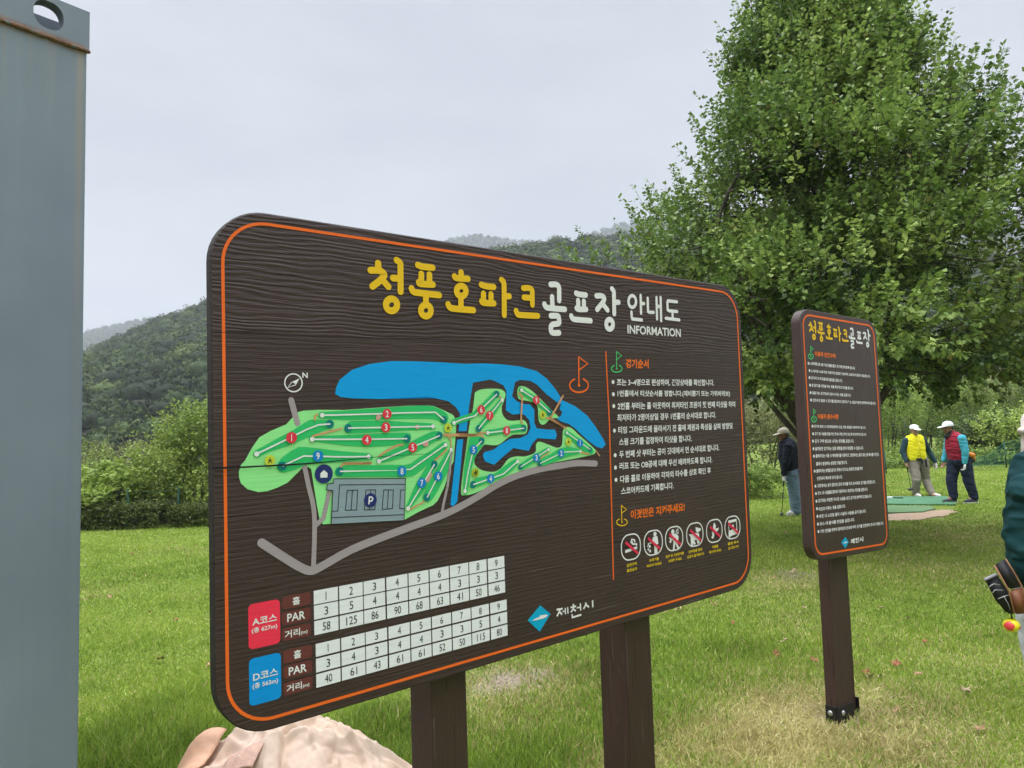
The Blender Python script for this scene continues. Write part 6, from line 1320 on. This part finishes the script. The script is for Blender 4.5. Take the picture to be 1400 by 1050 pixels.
def person_red():
    g = G(1315, 687.5); g.z = float(gz(g.x, g.y)); k = .002706 * (g.y / 14.5)
    root = empty('person', g, label='golfer in a red padded vest with turquoise sleeves standing on the green mat', cat='person')
    q = lambda zx, zy, y=0.0: Vector(((zx - 550) * k, y, (815 - zy) * k)); f = Vector((-1, -.12, -.06)); hc = q(493, 252)
    sh = q(548, 335, -.19); shf = q(535, 330, .19); el = q(556, 430, -.23); hd = q(546, 520, -.22); elf = q(520, 425, .23); hf = q(485, 505, .2)
    h1, k1, a1 = q(535, 515, .08), q(505, 650, .09), q(508, 772, .07); h2, k2, a2 = q(582, 515, -.08), q(592, 650, -.10), q(622, 775, -.10)
    bm = bmesh.new(); head(bm, hc, f); cap(bm, q(508, 280), .055, q(522, 310), .06); chain(bm, [q(535, 345), q(545, 420), q(560, 505)], [.13, .13, .12], 1.25, (0, 1, 0))
    chain(bm, [sh, el, hd], [.055, .042, .03]); chain(bm, [shf, elf, hf], [.055, .042, .03]); chain(bm, [h1, k1, a1], [.08, .055, .04]); chain(bm, [h2, k2, a2], [.08, .055, .04]); cap(bm, a1, .04, a1 + Vector((-.1, 0, -.03)), .03); cap(bm, a2, .04, a2 + Vector((-.1, 0, -.03)), .03)
    hand(bm, hd, (-.1, 0, -1), (-1, .3, 0), 1, 1.0); hand(bm, hf, (-.3, 0, -1), (-1, -.3, 0), 1, .8); fuse('body', bm, SKIN_T, root, .009, 1); eyes(root, hc, f)
    bm = bmesh.new(); chain(bm, [sh, el, hd + Vector((0, 0, .03))], [.082, .066, .046]); chain(bm, [shf, elf, hf + Vector((0, 0, .03))], [.078, .062, .046]); fuse('sleeves', bm, cloth('turquoise_sleeve', (.06, .36, .46)), root, .011, 2, .007, 11, 2)
    bm = bmesh.new(); chain(bm, [q(520, 300), q(535, 340), q(532, 410), q(545, 475)], [.075, .155, .165, .15], 1.18, (0, 1, 0)); chain(bm, [q(560, 350), q(572, 400), q(572, 465)], [.11, .12, .125], 1.2, (0, 1, 0)); fuse('vest', bm, cloth('red_padded_vest', (.30, .018, .04)), root, .011, 2, .012, 12, 4)
    bm = bmesh.new(); chain(bm, [q(508, 290), q(500, 312), q(478, 318)], [.07, .075, .05]); fuse('neck_scarf', bm, BLK, root, .01, 1)
    bm = bmesh.new(); chain(bm, [q(545, 495), q(575, 495)], [.145, .145], 1.2, (0, 1, 0)); chain(bm, [h1, k1, a1 + Vector((0, 0, .02))], [.125, .098, .078]); chain(bm, [h2, k2, a2 + Vector((0, 0, .02))], [.125, .098, .078]); fuse('trousers', bm, cloth('navy_trousers', (.016, .022, .048)), root, .011, 2, .009, 10, 6)
    N = plain('navy_trainer', (.02, .025, .04), .6); shoe(root, Vector((a1.x + .04, a1.y, .0)), (-1, .05), N, SOLE, .30); shoe(root, Vector((a2.x + .04, a2.y, 0)), (-1, -.1), N, SOLE, .30)
    bm = bmesh.new(); hand(bm, hd + Vector((0, 0, .01)), (-.1, 0, -1), (-1, .3, 0), 1.15, 1.0); fuse('glove', bm, GLOVE, root, .009, 1)
    bm = bmesh.new(); chain(bm, [hc + Vector((.03, -.085, .02)), hc + Vector((.085, 0, -.005)), hc + Vector((.03, .085, .02))], [.024, .04, .024]); fuse('hair', bm, HAIR, root, .01, 1)
    baseball_cap(root, hc + Vector((0, 0, .008)), f, WCAP, 1.03, .12)
    # waist bag with an orange ball holder: its own thing
    w = g + q(615, 480, -.1); b = empty('waist_bag', w, label='black waist bag with an orange holder on the red vest golfer', cat='bag')
    bm = bmesh.new(); cap(bm, (-.03, 0, -.04), .075, (.04, .02, -.05), .06, 1.3, (0, 1, 0)); fuse('pouch', bm, BLK, b, .011, 1)
    bm = bmesh.new(); cap(bm, (-.03, -.06, .07), .05, (.03, -.06, .06), .045); cap(bm, (.06, -.04, .0), .03, (.07, -.03, -.03), .025); fuse('ball_holder', bm, plain('orange_holder', (.75, .22, .03), .5), b, .01, 1)

def person_jeans():
    g = G(1087, 704); g.z = float(gz(g.x, g.y)); k = .00212 * (g.y / 13.5)
    root = empty('person', g, label='golfer in a black jacket and light blue jeans, half hidden by the narrow board', cat='person')
    q = lambda zx, zy, y=0.0: Vector(((zx - 440) * k, y, (945 - zy) * k)); f = Vector((-1, -.25, -.1)); hc = q(383, 233)
    sh, el, hd = q(392, 335, -.17), q(360, 465, -.18), q(338, 590, -.16); shf, elf, hf = q(430, 325, .18), q(470, 450, .2), q(470, 560, .1)
    h1, k1, a1 = q(420, 585, -.07), q(428, 755, -.09), q(440, 915, -.07); h2, k2, a2 = q(465, 585, .08), q(478, 755, .07), q(494, 920, .08)
    bm = bmesh.new(); head(bm, hc, f); cap(bm, q(395, 260), .055, q(405, 295), .06); chain(bm, [q(415, 330), q(418, 430), q(430, 560)], [.13, .13, .12], 1.2, (0, 1, 0))
    for P in ((sh, el, hd), (shf, elf, hf)): chain(bm, P, [.055, .042, .03])
    for P in ((h1, k1, a1), (h2, k2, a2)): chain(bm, P, [.08, .055, .04]); cap(bm, P[2], .04, P[2] + Vector((-.09, 0, -.03)), .03)
    hand(bm, hd, (-.1, 0, -1), (1, .3, 0), 1, 1.2); hand(bm, hf, (0, 0, -1), (-1, 0, 0), 1, .5); fuse('body', bm, SKIN_T, root, .009, 1); eyes(root, hc, f)
    bm = bmesh.new(); chain(bm, [q(402, 285), q(412, 330), q(405, 420), q(418, 525)], [.08, .155, .16, .145], 1.2, (0, 1, 0)); chain(bm, [q(440, 340), q(445, 430), q(450, 530)], [.12, .13, .12], 1.2, (0, 1, 0)); chain(bm, [sh, el, hd + Vector((0, 0, .04))], [.084, .068, .05]); chain(bm, [shf, elf, hf + Vector((0, 0, .04))], [.084, .068, .05])
    fuse('jacket', bm, cloth('black_navy_jacket', (.010, .013, .024)), root, .011, 2, .010, 10, 2)
    bm = bmesh.new(); chain(bm, [q(425, 560), q(455, 560)], [.135, .135], 1.2, (0, 1, 0)); chain(bm, [h1, k1, a1 + Vector((0, 0, .02))], [.122, .10, .088]); chain(bm, [h2, k2, a2 + Vector((0, 0, .02))], [.122, .10, .088]); fuse('jeans', bm, cloth('light_denim', (.155, .225, .30), .2), root, .011, 2, .011, 11, 3)
    W = plain('white_trainer', (.66, .64, .60), .6); shoe(root, Vector((a1.x + .05, a1.y, 0)), (-1, -.1), W, SOLE); shoe(root, Vector((a2.x + .05, a2.y, 0)), (-1, .2), W, SOLE)
    bm = bmesh.new(); hand(bm, hd + Vector((0, 0, .01)), (-.1, 0, -1), (1, .3, 0), 1.15, 1.2); fuse('glove', bm, GLOVE, root, .009, 1)
    bm = bmesh.new(); chain(bm, [hc + Vector((.03, -.085, .02)), hc + Vector((.085, .01, -.005)), hc + Vector((.03, .085, .02))], [.024, .04, .024]); fuse('hair', bm, HAIR, root, .01, 1)
    baseball_cap(root, hc + Vector((0, 0, .006)), f, BEIGE, 1.04, .11)
    bm = bmesh.new(); cap(bm, q(480, 560, -.12), .05, q(495, 565, -.08), .045); fuse('hip_pouch', bm, BLK, root, .01, 1)
    park_club('golf_club', 'black headed club resting on the lawn beside the golfer in jeans', g + q(335, 605, -.17), g + q(290, 922, -.19), (-.6, -1, 0), plain('black_gloss_head', (.02, .02, .022), .25), None)

def person_near():
    Y = 4.0; c = at(1446, 700, Y); g = Vector((c.x, Y, 0)); m = .00412
    root = empty('person', g, label='nearest golfer at the right edge in a dark teal jacket and pale hat', cat='person')
    q = lambda px, py, y=0.0: Vector(((px - 700) * m * (Y + y) / Y - (1446 - 700) * m, y, max(0, CAM_H - (py - 577) * m * (Y + y) / Y)))
    f = Vector((.55, .83, -.05)); s = Vector((.83, -.55, 0)); hc = Vector((-.015, .03, 1.525)); up = Vector((0, 0, 1))
    shl, shr = q(1410, 668, -.02), q(1478, 664, .10); ell, elr = Vector((-.095, .13, 1.09)), Vector((.32, .20, 1.05)); hl, hr = Vector((.06, .34, .98)), Vector((.25, .42, .92))
    pel = Vector((.01, .03, .90)); hp = .095
    h1, h2 = pel - s * hp, pel + s * hp; k1, k2 = h1 + Vector((.0, .05, -.42)), h2 + Vector((.02, .0, -.42)); a1, a2 = Vector((k1.x - .01, k1.y - .04, .09)), Vector((k2.x, k2.y - .03, .09))
    bm = bmesh.new(); head(bm, hc, f); cap(bm, hc + Vector((-.02, -.01, -.08)), .058, hc + Vector((-.02, -.02, -.17)), .064); chain(bm, [Vector((0, 0, 1.32)), Vector((0, .01, 1.1)), pel], [.14, .135, .135], .75, f)
    chain(bm, [shl, ell, hl], [.056, .043, .031]); chain(bm, [shr, elr, hr], [.056, .043, .031]); chain(bm, [h1, k1, a1], [.085, .058, .042]); chain(bm, [h2, k2, a2], [.085, .058, .042])
    for a in (a1, a2): cap(bm, a, .042, a + f * .1 - up * .04, .03)
    hand(bm, hl, (.7, .5, -.3), (0, 0, -1), 1, .9); hand(bm, hr, (.2, .7, -.3), (0, 0, -1), 1, .9, -1); fuse('body', bm, SKIN, root, .009, 1); eyes(root, hc, f)
    bm = bmesh.new(); cap(bm, shl + Vector((.05, 0, -.005)), .10, shr - Vector((.05, 0, .005)), .10, .85, f); chain(bm, [Vector((-.01, .0, 1.30)), Vector((-.05, 0, 1.12)), Vector((-.085, .01, .94)), Vector((-.075, .02, .81))], [.19, .195, .185, .165], .78, f); chain(bm, [shl, ell, hl - (hl - ell).normalized() * .03], [.080, .070, .055]); chain(bm, [shr, elr, hr - (hr - elr).normalized() * .03], [.088, .074, .055]); chain(bm, [hc + Vector((-.02, -.01, -.15)), hc + Vector((-.02, -.02, -.20))], [.085, .11])
    fuse('jacket', bm, cloth('dark_teal_jacket', (.006, .045, .050), .25), root, .0085, 2, .019, 7.5, 8)
    bm = bmesh.new(); cap(bm, h1 + up * .02, .135, h2 + up * .02, .135, .9, f); chain(bm, [h1, k1, a1 + up * .03], [.125, .10, .085]); chain(bm, [h2, k2, a2 + up * .03], [.125, .10, .085]); fuse('trousers', bm, cloth('pale_grey_trousers', (.52, .54, .58), .08), root, .011, 2, .011, 9, 9)
    W = plain('white_trainer', (.66, .64, .60), .6); shoe(root, Vector((a1.x, a1.y, 0)) - f * .05, f, W, SOLE); shoe(root, Vector((a2.x, a2.y, 0)) - f * .05, f, W, SOLE)
    # soft sun hat: domed crown, drooping brim and a neck flap
    hat = cloth('pale_pink_hat_cloth', (.66, .58, .53), .06); bm = bmesh.new(); n = 30; rows = []
    for z, r, w in ((-.135, .122, .06), (-.105, .122, .05), (-.06, .120, .03), (-.012, .118, .02), (.0, .138, .03), (.018, .134, .02), (.03, .114, 0), (.075, .112, 0), (.105, .092, 0), (.122, .055, 0), (.126, .012, 0)):
        row = []
        for i in range(n):
            an = 2 * math.pi * i / n; rr = r * (1 + w * math.sin(5 * an + z * 40)); back = math.cos(an) < .25
            zz = z if (z > -.02 or back) else -.012 + z * .02
            rr2 = rr if (z > -.02 or back) else .118
            row.append(bm.verts.new(hc + up * (zz + .02 + (.006 * math.sin(6 * an) if z <= 0 else 0)) + f * math.cos(an) * rr2 + s * math.sin(an) * rr2 * .9))
        rows.append(row)
    for a, b in zip(rows, rows[1:]):
        for i in range(n): bm.faces.new((a[i], a[(i + 1) % n], b[(i + 1) % n], b[i])).smooth = True
    bm.faces.new(rows[-1]); from_bm('sun_hat', bm, hat, root)
    bm = bmesh.new(); chain(bm, [hc - f * .06 - s * .05 + up * .0, hc - f * .085, hc - f * .06 + s * .05], [.03, .04, .03]); fuse('hair', bm, HAIR, root, .01, 1)
    # hip bag: black top, brown lower half, tilted; open side pocket with wire clips
    o = g + q(1374, 795, -.10); bag = empty('hip_bag', o, label='black and brown hip bag hanging from the nearest golfer at right edge', cat='bag')
    P = lambda px, py, y=0.0: q(px, py, -.10 + y) - q(1374, 795, -.10)
    def slabpoly(name, pix, y0, y1, mat, parent, bev=.008):
        bm = bmesh.new(); A = [bm.verts.new(P(*p, y0)) for p in pix]; B = [bm.verts.new(P(*p, y1)) for p in pix]; m = len(pix)
        bm.faces.new(A); bm.faces.new(list(reversed(B)))
        for i in range(m): bm.faces.new((A[i], B[i], B[(i + 1) % m], A[(i + 1) % m]))
        bmesh.ops.recalc_face_normals(bm, faces=bm.faces); bmesh.ops.bevel(bm, geom=bm.edges[:], offset=bev, segments=3, affect='EDGES'); return from_bm(name, bm, mat, parent, True)
    BR = plain('brown_leatherette', (.20, .068, .024), .55, 0, .15, 20, .15); BK = plain('black_nylon', (.010, .010, .011), .6, 0, .2, 60, .2)
    slabpoly('upper_bag', [(1355, 766), (1371, 758), (1379, 777), (1389, 796), (1371, 799)], -.03, .14, BK, bag)
    slabpoly('lower_bag', [(1371.5, 800), (1389.5, 797), (1394, 831), (1376, 832)], -.03, .14, BR, bag)
    bm = bmesh.new(); bm_tube(bm, [P(1355, 767, -.034), P(1371, 800, -.036), P(1376, 831, -.034)], .0045, 6); bm_tube(bm, [P(1371, 759, -.034), P(1381, 778, -.036), P(1390, 797, -.036), P(1394, 830, -.034)], .0035, 6); from_bm('piping', bm, plain('tan_piping', (.36, .17, .08), .6), bag)
    pk = slabpoly('side_pocket', [(1340, 784), (1356, 777), (1370, 802), (1375, 832), (1366, 830), (1352, 812)], -.02, .09, BK, bag, .006)
    bm = bmesh.new(); chain(bm, [P(1341, 785, -.024), P(1356, 779, -.024)], [.008, .008]); cap(bm, P(1342, 783.5, -.026), .004, P(1356, 777.5, -.026), .004); fuse('pocket_rim', bm, plain('silver_mesh', (.26, .26, .27), .55, .2), pk, .004, 1)
    bm = bmesh.new()
    for c in ([(1345, 795), (1352, 791), (1360, 793)], [(1349, 803), (1353, 799), (1364, 800)], [(1356, 811), (1364, 808), (1372, 806)]): bm_tube(bm, [P(x, y, -.034) for x, y in c], .0028, 6)
    bm_tube(bm, [P(1364, 808, -.035), P(1369, 818, -.034), P(1371, 826, -.034)], .0022, 6); from_bm('wire_clip', bm, plain('bright_wire', (.34, .34, .35), .4, .5), pk)
    # ball in its holder under the bag
    w = g + q(1370.5, 846, -.09); b = empty('ball', w, label='yellow and red ball hanging on a clip under the hip bag', cat='ball')
    bm = bmesh.new(); bm_ball(bm, (0, 0, 0), .039, (1.06, 1, .94), 32)
    for fc in bm.faces:
        c = fc.calc_center_median().normalized(); fc.material_index = 1 if (c - Vector((-.75, -.62, .05)).normalized()).length < .62 or (c - Vector((.55, -.8, -.12)).normalized()).length < .2 else 0
    from_bm('shell', bm, [plain('yellow_ball_plastic', (.80, .68, .015), .35, 0, .05), plain('red_ball_patch', (.72, .06, .06), .35, 0, .06)], b)
    bm = bmesh.new(); bm_tube(bm, [Vector((.0, -.01, .035)), Vector((-.004, -.012, .06)), Vector((.0, -.012, .085))], .004, 8); from_bm('clip', bm, plain('black_rubber', (.014, .014, .015), .7), b)
person_yellow(); person_red(); person_jeans(); person_near()
